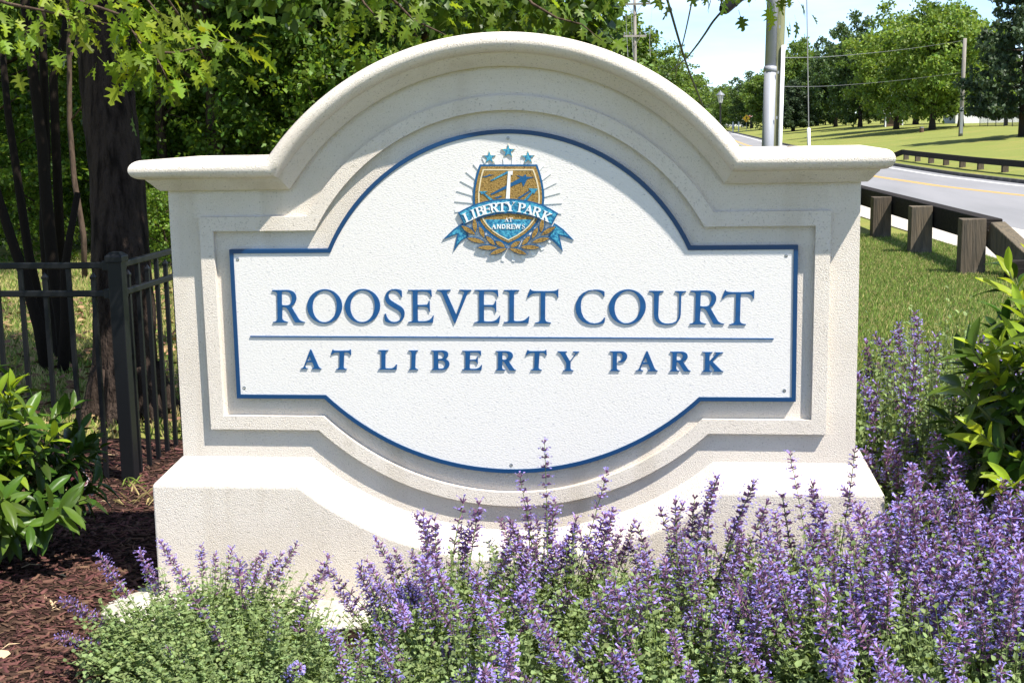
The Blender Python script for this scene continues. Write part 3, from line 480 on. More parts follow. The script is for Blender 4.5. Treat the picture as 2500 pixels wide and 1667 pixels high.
# ------------------------------------------------------------------ the monument sign
T_BODY, E_PL, WB = 0.42, 0.084, 1.12
def circ(half, z0, z1):                                # circle through (+-half, z0) and (0, z1)
    h = abs(z1-z0); R = (half*half+h*h)/(2*h); return R, (z1-R if z1 > z0 else z1+R)
class Outline:
    def __init__(s, W, Wb, zt, zb, ws, wq, za, zB):
        s.W, s.Wb, s.zt, s.zb = W, Wb, zt, zb; s.R1, s.c1 = circ(ws, zt, za); s.R2, s.c2 = circ(wq, zb, zB)
    def poly(s, d=0.0, n=44, x0=0.008):
        zt, zb = s.zt-d, s.zb+d; R1, R2 = s.R1-d, s.R2-d
        a1 = math.acos((zt-s.c1)/R1); a2 = math.acos((s.c2-zb)/R2)
        p = [(-s.Wb+d, zb)]
        p += [(R2*sin(t), s.c2-R2*cos(t)) for t in np.linspace(-a2, a2, n)]
        p += [(s.Wb-d, zb), (s.W-d, zt)]
        p += [(R1*sin(t), s.c1+R1*cos(t)) for t in np.linspace(a1, -a1, n)]
        p += [(-s.W+d, zt)]
        return [(x+x0, z) for x, z in p]
sign = thing('monument_sign', 'arched cream stucco monument sign reading ROOSEVELT COURT at LIBERTY PARK', 'sign')
def sharp(o, ang=35):
    o.data.set_sharp_from_angle(angle=radians(ang)); return o
# body: slab with arched top
RC, ZC0, ZSH = 0.940, 0.954, 1.517
def cap_line(n_off, npt=56):
    R = RC+n_off; z = ZSH+n_off; xcn = sqrt(R*R-(z-ZC0)**2); a = math.asin(xcn/R)
    return xcn, z, [(R*sin(t), ZC0+R*cos(t)) for t in np.linspace(-a, a, npt)]
xcn, zb_, arc = cap_line(-0.06)
body = MB().prism([[(-WB, 0.0), (WB, 0.0), (WB, zb_)]+arc[::-1]+[(-WB, zb_)]], T_BODY, 0.0)
body.build('body', M['stucco'], sign, bevel=.004)
# plinth with a splayed ledge that dips under the round panel
ZO, ZI = 0.432, 0.519; R_O, R_I, ZCC = 1.126, 1.040, 1.317
def ledge(R, zf, we, y, n=40):
    x = sqrt(R*R-(ZCC-zf)**2); a = math.asin(x/R)
    return [(-we, y, zf)] + [(R*sin(t), y, ZCC-R*cos(t)) for t in np.linspace(-a, a, n)] + [(we, y, zf)]
WP = WB+E_PL
co = ledge(R_O, ZO, WP, -E_PL); ci = ledge(R_I, ZI, WB-0.002, 0.004); bo = [(p[0], -E_PL, 0.02) for p in co]; k = len(co)
mb = MB(); mb.add(bo+co+ci, [(i, i+1, k+i+1, k+i) for i in range(k-1)] + [(k+i, k+i+1, 2*k+i+1, 2*k+i) for i in range(k-1)])
yb = T_BODY+E_PL
for sx in (-1, 1):
    q = [(sx*WP, -E_PL, .02), (sx*WP, yb, .02), (sx*WP, yb, ZO), (sx*WP, -E_PL, ZO), (sx*(WB-.002), .004, ZI), (sx*(WB-.002), T_BODY-.004, ZI)]
    fs_ = [(0, 1, 2, 3), (3, 2, 5, 4)]; mb.add(q, fs_ if sx > 0 else [f[::-1] for f in fs_])
mb.add([(-WP, yb, .02), (WP, yb, .02), (WP, yb, ZO), (-WP, yb, ZO), (WB-.002, T_BODY-.004, ZI), (-WB+.002, T_BODY-.004, ZI)], [(1, 0, 3, 2), (2, 3, 5, 4)])
mb.add([(-WP, -E_PL, .02), (WP, -E_PL, .02), (WP, yb, .02), (-WP, yb, .02)], [(0, 3, 2, 1)])
pl_ = mb.build('plinth', M['stucco'], sign)
w = pl_.modifiers.new('weld', 'WELD'); w.merge_threshold = .0005
b = pl_.modifiers.new('bevel', 'BEVEL'); b.width = .006; b.segments = 2; b.limit_method = 'ANGLE'; b.angle_limit = radians(30)
# moulding frame
mo = Outline(1.021, 1.018, 1.327, 0.613, 0.657, 0.645, 1.702, 0.361)
MB().prism([mo.poly(0), mo.poly(.047)], .012, -.0205).build('moulding', M['stucco'], sign, bevel=.0045)
# cap: bull-nosed coping that returns round the ends and follows the arch
prof = [(-.01, -.100), (.017, -.102), (.026, -.093), (.037, -.078), (.047, -.067), (.049, -.0625)]
prof += [(.054+.032*cos(t), -.031+.031*sin(t)) for t in np.linspace(-1.45, pi/2, 13)] + [(-.03, .001), (-.12, .002), (-.21, .003)]
def row(o, n):
    x_, z_, arc_ = cap_line(n); we = WB+o
    fx = [(-we, z_), (-(we+x_)/2, z_)] + arc_ + [((we+x_)/2, z_), (we, z_)]
    return fx
rows = [row(o, n) for o, n in prof]; L = len(rows[0]); K = len(prof); vs_ = []
for (o, n), r in zip(prof, rows): vs_ += [(x, -o*1.36, z) for x, z in r]
for (o, n), r in zip(prof, rows): vs_ += [(x, T_BODY+o, z) for x, z in r]
fs_ = []
for i in range(K-1):
    for j in range(L-1):
        fs_.append((i*L+j, i*L+j+1, (i+1)*L+j+1, (i+1)*L+j)); a = K*L
        fs_.append((a+i*L+j+1, a+i*L+j, a+(i+1)*L+j, a+(i+1)*L+j+1))
    for j, fl in ((0, False), (L-1, True)):
        f = (K*L+i*L+j, i*L+j, (i+1)*L+j, K*L+(i+1)*L+j); fs_.append(f[::-1] if fl else f)
for j in range(L-1): fs_.append(((K-1)*L+j, (K-1)*L+j+1, K*L+(K-1)*L+j+1, K*L+(K-1)*L+j))
for j in range(L-1): fs_.append((j+1, j, K*L+j, K*L+j+1))
cap = MB().add(vs_, fs_).build('cap', M['stucco'], sign, smooth_=True); sharp(cap, 38)
w = cap.modifiers.new('weld', 'WELD'); w.merge_threshold = .0004
# rough concrete footing pad
out = [(-1.28, .50), (-1.30, .20), (-1.33, .02), (-1.37, -.12), (-1.35, -.23), (-1.22, -.34), (-1.0, -.40), (-.75, -.34), (-.45, -.29), (0, -.25), (.6, -.22), (1.2, -.2), (1.27, -.05), (1.27, .5)]
mb = MB(); n = len(out); inn = [(x*.93, (y-.1)*.86+.1) for x, y in out]
mb.add([(x, y, -.02) for x, y in out] + [(x+.008*sin(9*x), y+.008*cos(11*y), .028+.006*sin(7*x+5*y)) for x, y in out] + [(x, y, .040+.006*sin(13*x)) for x, y in inn],
       [(i, (i+1) % n, n+(i+1) % n, n+i) for i in range(n)] + [(n+i, n+(i+1) % n, 2*n+(i+1) % n, 2*n+i) for i in range(n)] + [tuple(range(2*n, 3*n))])
ft = mb.build('footing', M['footing'], sign); ft['label'] = 'rough pale concrete pad under the plinth'
# panel, border, rule, lettering
po = Outline(.9208, .9208, 1.2205, .7208, .5883, .6201, 1.5948, .4746)
F_Y = -.021
panel = MB().prism([po.poly(.006)], -.003, F_Y).build('panel', M['panel'], sign)
MB().prism([po.poly(0), po.poly(.0135)], -.001, F_Y-.004).build('panel_border', M['border_blue'], panel, bevel=.0018)
for x, z in ((.02, 1.567), (-.886, 1.188), (-.886, .757), (.893, .757), (.893, 1.188), (.01, .502)):
    sc = MB().lathe([(.0055, 0), (.0055, .0012), (.003, .002), (.0022, .001)], 10)
    o = sc.build('screw', M['steel'], panel); o.location = (x, F_Y, z); o.rotation_euler = (radians(90), 0, 0)
mb = MB(); mb.add([(-.856, F_Y-.0036, .9290), (.857, F_Y-.0036, .9215), (.857, F_Y-.0036, .9255), (-.856, F_Y-.0036, .9330), (-.856, F_Y+.002, .9290), (.857, F_Y+.002, .9215), (.857, F_Y+.002, .9255), (-.856, F_Y+.002, .9330)],
       [(0,1,2,3),(4,7,6,5),(0,4,5,1),(1,5,6,2),(2,6,7,3),(3,7,4,0)])
mb.build('rule_line', M['sign_blue'], panel)
def glyph(ch, s=1.0): return [[(x*1e-4*s, z*1e-4*s) for x, z in poly] for poly in GLYPH[ch]]
gm = {}
for ch, x, z in LETTERS:
    if ch not in gm: gm[ch] = MB().prism(glyph(ch), .002, -.0036).mesh('letter_'+ch, M['sign_blue'])
    o = link('letter', gm[ch], panel); o.location = (x, F_Y, z)
# ---- emblem: shield (the part) with its pieces as sub-parts
def epoly(k): return [(x*1e-4, z*1e-4) for x, z in EMB[k]]
ECX, ECZ = .0173, 1.352
emblem = MB().prism([epoly('shield')], F_Y+.002, F_Y-.0035).build('emblem', M['emblem_blue'], sign)
def ep(name, polys, top, m, bot=None, bevel=0):
    top *= .5; bot = bot*.5 if bot is not None else None
    return MB().prism(polys, F_Y-(bot if bot is not None else 0)+.0005, F_Y-top).build(name, M[m], emblem, bevel=bevel)
for k in range(32):                                    # sunburst rays
    a = radians(-90+k*360/32+5.6)
    if abs(cos(a)) < .30 and sin(a) > 0: r1 = .150
    else: r1 = .172 if sin(a) > -.55 else .176
    r0 = .06; d = (cos(a), sin(a)); p = (-d[1], d[0]); w0, w1 = .0035, .0095
    if abs(sin(a)) < .42 and sin(a) < -.1: continue
    ep('ray', [[(ECX+d[0]*r0-p[0]*w0, ECZ+d[1]*r0-p[1]*w0), (ECX+d[0]*r1-p[0]*w1, ECZ+d[1]*r1-p[1]*w1), (ECX+d[0]*r1*1.015, ECZ+d[1]*r1*1.015), (ECX+d[0]*r0+p[0]*w0*.2, ECZ+d[1]*r0+p[1]*w0*.2)]], .0042, 'emblem_white')
def star(cx, cz, R, r=.40): return [(cx+(R if i % 2 == 0 else R*r)*sin(i*pi/5), cz+(R if i % 2 == 0 else R*r)*cos(i*pi/5)) for i in range(10)]
for x, z, R in EMB_STARS:
    ep('star_outline', [star(x, z, R*1.12, .42)], .0065, 'emblem_cream'); ep('star', [star(x, z, R)], .0085, 'emblem_cyan', .005)
ep('shield_rim', [epoly('rim')], .0085, 'emblem_gold', .005); ep('shield_bead', [epoly('cream'), epoly('field')], .0105, 'emblem_cream', .007)
ep('shield_field', [epoly('field')], .0092, 'emblem_gold', .007); ep('shield_base', [epoly('base')], .0100, 'emblem_cyan', .008)
ep('swoosh', [epoly('jet')], .0112, 'emblem_blue', .008); ep('dart', [epoly('dart')], .0110, 'emblem_blue', .008)
ep('small_jet', [epoly('jet2')], .0110, 'emblem_blue', .008); ep('small_jet', [epoly('jet3')], .0110, 'emblem_blue', .008)
for k in ('arrL', 'arrR'): ep('arrow', [epoly(k)], .0125, 'emblem_cyan', .008)
ep('spire', [epoly('spike')], .0132, 'emblem_white', .008); ep('spire_arm', [epoly('arm')], .0122, 'emblem_cyan', .008)
for k in ('tailL', 'tailR'): ep('ribbon_tail', [epoly(k)], .0075, 'emblem_blue')
for k in ('tailLf', 'tailRf'): ep('ribbon_tail_face', [epoly(k)], .0088, 'emblem_cyan', .005)
ep('ribbon', [epoly('ribbon')], .0140, 'emblem_blue', .004); ep('ribbon_face', [epoly('ribbon_face')], .0152, 'emblem_cyan', .011)
def lens(x0, z0, x1, z1, wd, grow=0.0, n=9):
    L_ = math.hypot(x1-x0, z1-z0); d = ((x1-x0)/L_, (z1-z0)/L_); p = (-d[1], d[0]); L2 = L_+2*grow; pts_ = []
    for sg in (1, -1):
        for i in range(n):
            t = i/n if sg > 0 else 1-i/n; q = t*L2-grow; h = sg*(wd+grow)*sin(pi*t)**.8
            pts_.append((x0+d[0]*q+p[0]*h, z0+d[1]*q+p[1]*h))
    return pts_
for i, l in enumerate(EMB_LEAVES):
    h = .0002*i
    ep('laurel_leaf_outline', [lens(*l, .0072, .0028)], .0150+h, 'emblem_blue'); ep('laurel_leaf', [lens(*l, .0072)], .0165+h, 'emblem_gold', .012)
GLYPH['n'] = [[(0,0),(120,0),(120,420),(400,0),(520,0),(520,620),(400,620),(400,200),(120,620),(0,620)]]
GLYPH['d'] = [[(0,0),(260,0),(430,90),(500,310),(430,530),(260,620),(0,620)], [(130,110),(250,110),(340,170),(370,310),(340,450),(250,510),(130,510)]]
GLYPH['w'] = [[(0,620),(170,0),(270,0),(390,380),(510,0),(610,0),(780,620),(650,620),(555,230),(440,620),(340,620),(225,230),(130,620)]]
GLYPH['s'] = [[(int(x*.56), int(z*.56)) for x, z in poly] for poly in GLYPH['S']]
def small(name, ch, x, z, s, rot, top, bot):
    polys = glyph(ch, s); xs = [p[0] for p in polys[0]]; zs = [p[1] for p in polys[0]]; cx_, cz_ = (min(xs)+max(xs))/2, (min(zs)+max(zs))/2
    c_, s_ = cos(rot), sin(rot)
    polys = [[(x+(px-cx_)*c_-(pz-cz_)*s_, z+(px-cx_)*s_+(pz-cz_)*c_) for px, pz in poly] for poly in polys]
    ep(name, polys, top, 'emblem_white', bot)
for ch, x, z, rot in RIBBON_LETTERS: small('ribbon_letter', ch, x, z, .46, radians(rot), .0195, .014)
for i, (ch, x, z) in enumerate(SHIELD_LETTERS): small('shield_letter', ch, x, z, .19 if i < 2 else .235, 0, .0135, .009)

# ------------------------------------------------------------------ black metal fence with a corner post
FX, FY = -1.96, 1.50
fence = thing('metal_fence', 'black metal picket fence turning a corner at its capped post beside the sign', 'fence', (FX, FY, 0))
mb = MB().box(-.032, .032, -.032, .032, -.05, 1.036); post = mb.build('post', M['fence'], fence, bevel=.004)
mb = MB(); mb.add([(-.040, -.040, 1.028), (.040, -.040, 1.028), (.040, .040, 1.028), (-.040, .040, 1.028), (-.040, -.040, 1.056), (.040, -.040, 1.056), (.040, .040, 1.056), (-.040, .040, 1.056), (-.02, -.02, 1.074), (.02, -.02, 1.074), (.02, .02, 1.074), (-.02, .02, 1.074)],
       [(0,3,2,1),(0,1,5,4),(1,2,6,5),(2,3,7,6),(3,0,4,7),(4,5,9,8),(5,6,10,9),(6,7,11,10),(7,4,8,11),(8,9,10,11)])
mb.build('post_cap', M['fence'], post, bevel=.003)
ZT, Z2 = 1.012, .884                                    # top rail and second rail
def rail(p, q, z): return MB().obox((*p, z), (*q, z), .028, .028).build('rail', M['fence'], fence, bevel=.004)
for z in (ZT, Z2):
    rail((-.032, 0), (-2.4, .02), z); rail((0, .032), (.0, 5.2), z)
    MB().box(-.062, -.030, -.022, .022, z-.022, z+.022).build('rail_bracket', M['fence'], fence, bevel=.003)
    MB().box(-.022, .022, .030, .060, z-.022, z+.022).build('rail_bracket', M['fence'], fence, bevel=.003)
mb = MB().box(-.0095, .0095, -.0095, .0095, -.05, 1.01); pick_long = mb.mesh('picket_long', M['fence'])
mb = MB().box(-.0095, .0095, -.0095, .0095, -.05, .950)
mb.add([(-.0115, -.0115, .950), (.0115, -.0115, .950), (.0115, .0115, .950), (-.0115, .0115, .950), (-.0125, -.0125, .960), (.0125, -.0125, .960), (.0125, .0125, .960), (-.0125, .0125, .960), (0, 0, .983)],
       [(0,3,2,1),(0,1,5,4),(1,2,6,5),(2,3,7,6),(3,0,4,7),(4,5,8),(5,6,8),(6,7,8),(7,4,8)])
pick_short = mb.mesh('picket_short', M['fence'])
for k in range(1, 20): o = link('picket', pick_short if k % 2 else pick_long, fence); o.location = (-.116*k, .001*k, 0)
for k in range(1, 44): o = link('picket', pick_short if k % 2 else pick_long, fence); o.location = (0, .116*k, 0)

# ------------------------------------------------------------------ timber guardrails
def gpost(w, d, h):
    mb = MB(); mb.add([(-w/2, -d/2, -.2), (w/2, -d/2, -.2), (w/2, d/2, -.2), (-w/2, d/2, -.2), (-w/2+.006, -d/2+.004, h-.01), (w/2-.008, -d/2+.004, h), (w/2-.006, d/2, h-.012), (-w/2+.004, d/2, h-.006)],
                      [(0,3,2,1),(4,5,6,7),(0,1,5,4),(1,2,6,5),(2,3,7,6),(3,0,4,7)]); return mb
gr = thing('guardrail', 'weathered timber guardrail near the sign with an angled end beam sloping down', 'guardrail', (3.48, 9.74, 0))
gdir = Vector((-.065, .998, 0)); px_ = Vector((.998, .065, 0))
for i in range(0, 9):
    p = gdir*(2.15*i); o = gpost(.25+.012*sin(i*3), .20, .565+.012*cos(i*5)).build('post', M['wood'], gr, bevel=.008); o.location = p; o.rotation_euler = (0, 0, .05*sin(i*7))
    b = MB().lathe([(.014, 0), (.014, .010), (.008, .014)], 10).build('bolt', M['rail_wood'], gr); b.location = p+px_*.135+Vector((0, -.08, .45)); b.rotation_euler = (0, radians(90), 0)
L4 = 4.3
for i in range(4):
    a = gdir*(.02+L4*i)+px_*.222; b = gdir*(.02+L4*(i+1)-.02)+px_*.222
    MB().obox((a.x, a.y, .435), (b.x, b.y, .435), .17, .255).build('rail', M['rail_wood'], gr, bevel=.012)
MB().obox((.215, .03, .43), (.70, -.92, -.14), .18, .25).build('end_beam', M['wood'], gr, bevel=.012)
o = gpost(.2, .18, .22).build('post', M['rail_wood'], gr, bevel=.006); o.location = (.30, -.62, 0)

fg = hit(2330, 411); gr2 = thing('guardrail', 'distant dark timber guardrail along the kerb across the road', 'guardrail', tuple(fg))
def rel(p, q): return Vector((p[0]-q[0], p[1]-q[1], p[2]-q[2]))
fp = []
for i in range(-4, 9):
    y = fg[1]-3.1*i; x = xc(y)+4.75; fp.append(Vector((x, y, Z(x, y))))
for p in fp:
    o = gpost(.26, .2, .50).build('post', M['wood'], gr2); o.location = rel(p, fg); o.rotation_euler = (0, 0, .15)
for i in range(len(fp)-1):
    a, b = rel(fp[i], fg), rel(fp[i+1], fg); d = (b-a).normalized(); n_ = Vector((-d.y, d.x, 0))*-.19
    if n_.x > 0: n_ = -n_
    MB().obox(a+n_*0.9+Vector((0, 0, .43)), b+n_*0.9-d*.02+Vector((0, 0, .43)), .16, .27).build('rail', M['rail_wood'], gr2)
a = rel(fp[0], fg); MB().obox(a+Vector((-.17, 0, .45)), a+Vector((-.9, 2.2, -.02)), .18, .26).build('end_beam', M['rail_wood'], gr2)

# ------------------------------------------------------------------ utility poles, cables, lamp, signs
def utility(name, label, base, top, r0, r1, m): 
    t = thing(name, label, 'pole', tuple(base)); tp = Vector(top)-Vector(base)
    MB().tube([(0, 0, -.3)]+[tp*k/6 for k in range(7)], [r0]+[r0+(r1-r0)*k/6 for k in range(7)], 14).build('pole', m, t, smooth_=True); return t, tp
D1 = 20.0
pb = at(1886, 420, D1); pb[2] = 0; pt = at(1917, -420, D1)
up, tp = utility('utility_pole', 'leaning greenish wooden utility pole with grey conduit just behind the sign', pb, pt, .100, .088, M['pole_wood'])
side = Vector(AX_R); fwd = Vector(AX_F); fwd.z = 0
def along(k): return tp*k
def pipe(name, m, off, r, k0, k1, n=14):
    return MB().tube([along(k0)+off, along(k1)+off], r, n).build(name, m, up, smooth_=True)
o1 = side*-.12-fwd*.10
pipe('conduit', M['conduit'], o1, .088, 0, .40); pipe('conduit', M['conduit'], o1+fwd*.004, .082, .40, .99)
pipe('conduit_coupling', M['conduit'], o1, .094, .388, .402)
pipe('small_conduit', M['white_plastic'], side*.055-fwd*.125, .030, 0, .455)
for k in np.linspace(.05, .95, 9):
    q = along(k)+side*-.02-fwd*.19; MB().box(-.012, .012, -.012, .012, -.02, .02).build('strap_bolt', M['galv'], up).location = q
def cable(name, label, pix, r, m, group=None):
    P = [Vector(at(*p)) for p in pix]; t = P[0].copy()
    fine = []
    for i in range(len(P)-1):
        for k in range(6):
            s = k/6; p0, p1, p2, p3 = P[max(i-1, 0)], P[i], P[i+1], P[min(i+2, len(P)-1)]
            fine.append(.5*((2*p1)+(-p0+p2)*s+(2*p0-5*p1+4*p2-p3)*s*s+(-p0+3*p1-3*p2+p3)*s**3))
    fine.append(P[-1]); o = MB().tube([p-t for p in fine], r, 6).build(name, m, None, smooth_=True); o.location = t
    return tag(o, label, 'cable', group)
cable('overhead_cable', 'thick black cable crossing the sky from upper left down behind the arch', [(1600, -90, 19), (1629, 0, 20), (1662, 113, 22), (1684, 180, 24), (1712, 250, 27), (1740, 330, 31)], .020, M['wire'])
cable('overhead_cable', 'thin cable rising from the distant trees to the oak leaves', [(1648, 190, 60), (1656, 150, 52), (1672, 85, 42), (1688, 10, 34), (1696, -40, 30)], .022, M['wire'])
cable('overhead_cable', 'kinked black service cable hanging from the dark splice case', [(1640, 172, 40), (1655, 160, 34), (1676, 142, 30), (1700, 113, 25), (1722, 82, 22), (1742, 52, 21), (1772, 18, 20)], .017, M['wire'])
cable('overhead_cable', 'upper grey wire strung across the maples to the far pole', [(1893, 142, 22), (2050, 137, 48), (2200, 122, 75), (2300, 108, 92), (2349, 100, 100)], .007, M['wire_grey'])
cable('overhead_cable', 'lower faint grey wire strung across the dark trees', [(1893, 212, 24), (2050, 209, 52), (2200, 196, 80), (2348, 178, 104)], .005, M['wire_grey'])
q = at(1788, 6, 20); sp = thing('splice_case', 'black cylindrical splice case hanging among oak leaves at the top', 'splice case', tuple(q)); d_ = side*.9+Vector((0, 0, .75))
MB().tube([d_*-.19, d_*-.16, d_*-.12, d_*.25, d_*.5], [.04, .075, .088, .088, .08], 16).build('housing', M['black_plastic'], sp, smooth_=True)
MB().tube([d_*.0, d_*.03], .093, 16).build('clamp', M['black_plastic'], sp, smooth_=True)
gy0, gy1 = at(1975, 372, 26), at(1969, -60, 26); gw = thing('guy_wire', 'thin guy wire with a white guard tube rising behind the cap', 'guy wire', tuple(gy0)); gt = Vector(gy1)-Vector(gy0)
MB().tube([gt*-.12, gt], .010, 6).build('wire', M['wire_grey'], gw); MB().tube([gt*-.12, gt*.135, gt*.138], [.033, .033, .012], 10).build('guard', M['white_plastic'], gw, smooth_=True)

def cross_pole(label, u, vb, depth, vtop, r, arms, m, lean=0.0):
    b = at(u, vb, depth); zt = at(u, vtop, depth)[2]; b[2] = min(0, Z(b[0], b[1])); t = thing('utility_pole', label, 'pole', tuple(b))
    H = zt-b[2]; MB().tube([(0, 0, -.3), (lean*H/2, 0, H/2), (lean*H, 0, H)], [r, r*.9, r*.8], 12).build('pole', m, t, smooth_=True)
    for (va, half, sk) in arms:
        z = at(u, va, depth)[2]-b[2]; x = lean*z
        a = MB().obox((x-half, -r-.06-sk, z), (x+half, -r-.06+sk, z), .10, .13).build('crossarm', m, t)
        for sx in (-.9, -.45, .45, .9):
            MB().lathe([(.03, 0), (.06, .05), (.04, .10), (.06, .15), (.02, .2)], 8, (x+half*sx, -r-.06+sk*sx, z+.065)).build('insulator', M['lamp_grey'], a, smooth_=True)
        for sx in (-1, 1): MB().obox((x, -r-.02, z-.75), (x+sx*half*.45, -r-.05, z-.06), .03, .03).build('brace', m, t)
    return t
t = cross_pole('grey utility pole with two crossarms at the edge of the oak leaves', 1551, 300, 95, -15, .13, [(15, 1.12, 0), (91, .78, .25)], M['pole_grey'])
cross_pole('tiny distant utility pole above the trees over the street lamp', 1724, 300, 230, 200, .16, [(205, 1.1, 0), (216, .9, .2)], M['pole_grey'])
t = cross_pole('slanting bare grey utility pole standing on the far lawn', 2346, 300, 104, 96, .17, [], M['pole_grey'], .012)
MB().box(-.10, .10, -.30, -.16, .2, 2.2).build('meter_box', M['galv'], t)
for k, (u0, u1) in enumerate(((1527, 1531), (1541, 1544), (1592, 1586))):
    cable('overhead_wire', ['left', 'middle', 'right'][k]+' faint wire hanging from the two armed utility pole', [(u0, 20, 95), ((u0+u1)/2, 60, 88), (u1, 101, 82), (u1+2, 140, 78)], .012, M['wire_grey'])

# street lamp
lb = at(1758, 360, 75); lb[2] = Z(lb[0], lb[1]); lt = at(1761, 222, 75)[2]-lb[2]
lamp = thing('street_lamp', 'black street lamp with a glass lantern just above the arch', 'street lamp', tuple(lb))
MB().lathe([(.16, -.1), (.16, .25), (.09, .35), (.055, .6), (.05, lt-.75), (.08, lt-.70), (.05, lt-.66)], 12).build('post', M['lamp_black'], lamp, smooth_=True)
lan = MB().lathe([(.10, lt-.66), (.11, lt-.62), (.175, lt-.26)], 6).build('lantern', M['lamp_glass'], lamp)
for k in range(6):
    a = 2*pi*k/6; MB().tube([(.112*cos(a), .112*sin(a), lt-.63), (.180*cos(a), .180*sin(a), lt-.25)], .012, 5).build('frame_bar', M['lamp_black'], lan)
MB().lathe([(.25, lt-.27), (.25, lt-.24), (.12, lt-.12), (.05, lt-.07), (.05, lt-.03), (.012, lt)], 12).build('lamp_roof', M['lamp_grey'], lamp, smooth_=True)
# pedestrian sign: diamond with a walking figure
sb = hit(1822, 321); sb[0] = max(sb[0], xc(sb[1])+4.4); ps = thing('pedestrian_sign', 'yellow diamond pedestrian crossing sign beside the distant road', 'road sign', tuple(sb))
dsg = 13.1; hgt = (321-291)/dsg*(np.linalg.norm(sb-CAM)/252)
MB().box(-.04, .04, -.03, .03, -.2, hgt+.5).build('post', M['galv'], ps)
R_ = .70; dm = MB().prism([[(0, hgt-R_), (R_, hgt), (0, hgt+R_), (-R_, hgt)]], -.035, -.05).build('plate', M['sign_yellow'], ps)
MB().prism([[(0, hgt-R_*.92), (R_*.92, hgt), (0, hgt+R_*.92), (-R_*.92, hgt)], [(0, hgt-R_*.87), (R_*.87, hgt), (0, hgt+R_*.87), (-R_*.87, hgt)]], -.049, -.053).build('border', M['black_plastic'], dm)
fig = [(-.20, -.38), (-.12, -.38), (-.02, -.10), (.10, -.20), (.14, -.40), (.22, -.40), (.19, -.15), (.06, -.02), (.08, .12), (.20, .02), (.25, .06), (.10, .22), (-.06, .24), (-.20, .10), (-.17, .03), (-.06, .12), (-.08, -.06)]
MB().prism([[(x, hgt+z) for x, z in fig]], -.049, -.054).build('walking_figure', M['black_plastic'], dm)
MB().prism([[(.01+.085*cos(a), hgt+.34+.085*sin(a)) for a in np.linspace(0, 2*pi, 12, endpoint=False)]], -.049, -.054).build('walking_figure_head', M['black_plastic'], dm)
ss = thing('road_sign', 'small red and white sign on a dark post right of the yellow diamond', 'road sign', (sb[0]+1.4, sb[1]+12, sb[2]))
MB().box(-.05, .05, -.03, .03, -.2, 2.7).build('post', M['lamp_black'], ss); pnl = MB().box(-.75, .35, -.06, -.03, 2.35, 2.75).build('plate', M['paint_white'], ss); MB().box(-.6, .2, -.066, -.061, 2.55, 2.7).build('stripe', M['sign_red'], pnl)
for dx, lab in ((-2.2, 'left of the two white marker posts below the yellow sign'), (-1.2, 'right of the two white marker posts below the yellow sign')):
    mk = thing('marker_post', lab, 'post', (sb[0]+dx, sb[1]+3, sb[2]-.05)); MB().box(-.10, .10, -.08, .08, -.1, 1.7).build('shaft', M['white_plastic'], mk, bevel=.02); MB().box(-.12, .12, -.1, .1, 1.7, 1.78).build('top', M['lamp_grey'], mk)

# distant buildings and small things on the lawn
hb = hit(2440, 306); hs = thing('white_house', 'white building glimpsed through the big pine at the right', 'building', (hb[0]+6.5, hb[1]+30, hb[2]))
MB().box(-5, 9, 0, 8, -.5, 5.4).build('wall', M['wall_white'], hs)
MB().add([(-5.6, -.6, 5.3), (9.6, -.6, 5.3), (9.6, 8.6, 5.3), (-5.6, 8.6, 5.3), (-5.6, 4, 8.2), (9.6, 4, 8.2)], [(0,1,5,4),(2,3,4,5),(1,2,5),(3,0,4),(3,2,1,0)]).build('roof', M['roof_grey'], hs)
for x in (-3, 1, 4.5, 7.5):
    w_ = MB().box(x-.6, x+.6, -.08, .02, 1.5, 3.4).build('window', M['wall_white'], hs); MB().box(x-.5, x+.5, -.1, -.081, 1.6, 3.3).build('pane', M['glass_dark'], w_)
sh = hit(2203, 309); st = thing('shelter', 'small brown boarded shelter with white corner posts under the maples', 'shelter', (sh[0], sh[1]+6, sh[2]))
MB().box(-.95, .85, 0, 1.6, -.2, 1.35).build('wall', M['brown_board'], st)
for x in (-1.0, .95): MB().box(x-.07, x+.07, -.1, .04, -.2, 1.5).build('corner_post', M['white_plastic'], st)
MB().add([(-1.3, -.4, 1.45), (1.25, -.4, 1.45), (1.25, 2, 1.5), (-1.3, 2, 1.5), (-1.3, .8, 2.0), (1.25, .8, 2.0)], [(0,1,5,4),(2,3,4,5),(1,2,5),(3,0,4),(3,2,1,0)]).build('roof', M['roof_grey'], st)
b = hit(2250, 324); bo_ = thing('bollard', 'short brown post standing alone on the mown lawn', 'bollard', tuple(b)); MB().lathe([(.20, -.1), (.20, .40), (.18, .43)], 10).build('shaft', M['brown_board'], bo_); MB().lathe([(.21, .43), (.19, .48), (.05, .5)], 10).build('cap', M['lamp_grey'], bo_)
vb_ = at(1795, 305, 300); vb_[2] = Z(vb_[0], vb_[1]); van = thing('white_van', 'distant long white vehicle at the end of the road', 'van', (vb_[0], vb_[1], vb_[2]))
MB().add([(-2.6, -1, .4), (2.6, -1, .4), (2.6, 1, .4), (-2.6, 1, .4), (-2.5, -.95, 2.3), (1.5, -.95, 2.3), (1.5, .95, 2.3), (-2.5, .95, 2.3), (2.5, -.95, 1.3), (2.5, .95, 1.3)],
         [(0,1,8,5,4),(2,3,7,6,9),(1,2,9,8),(8,9,6,5),(4,5,6,7),(3,0,4,7),(3,2,1,0)]).build('body', M['wall_white'], van)
MB().box(-2.0, 1.3, -.99, -.96, 1.5, 2.05).build('window', M['glass_dark'], van)
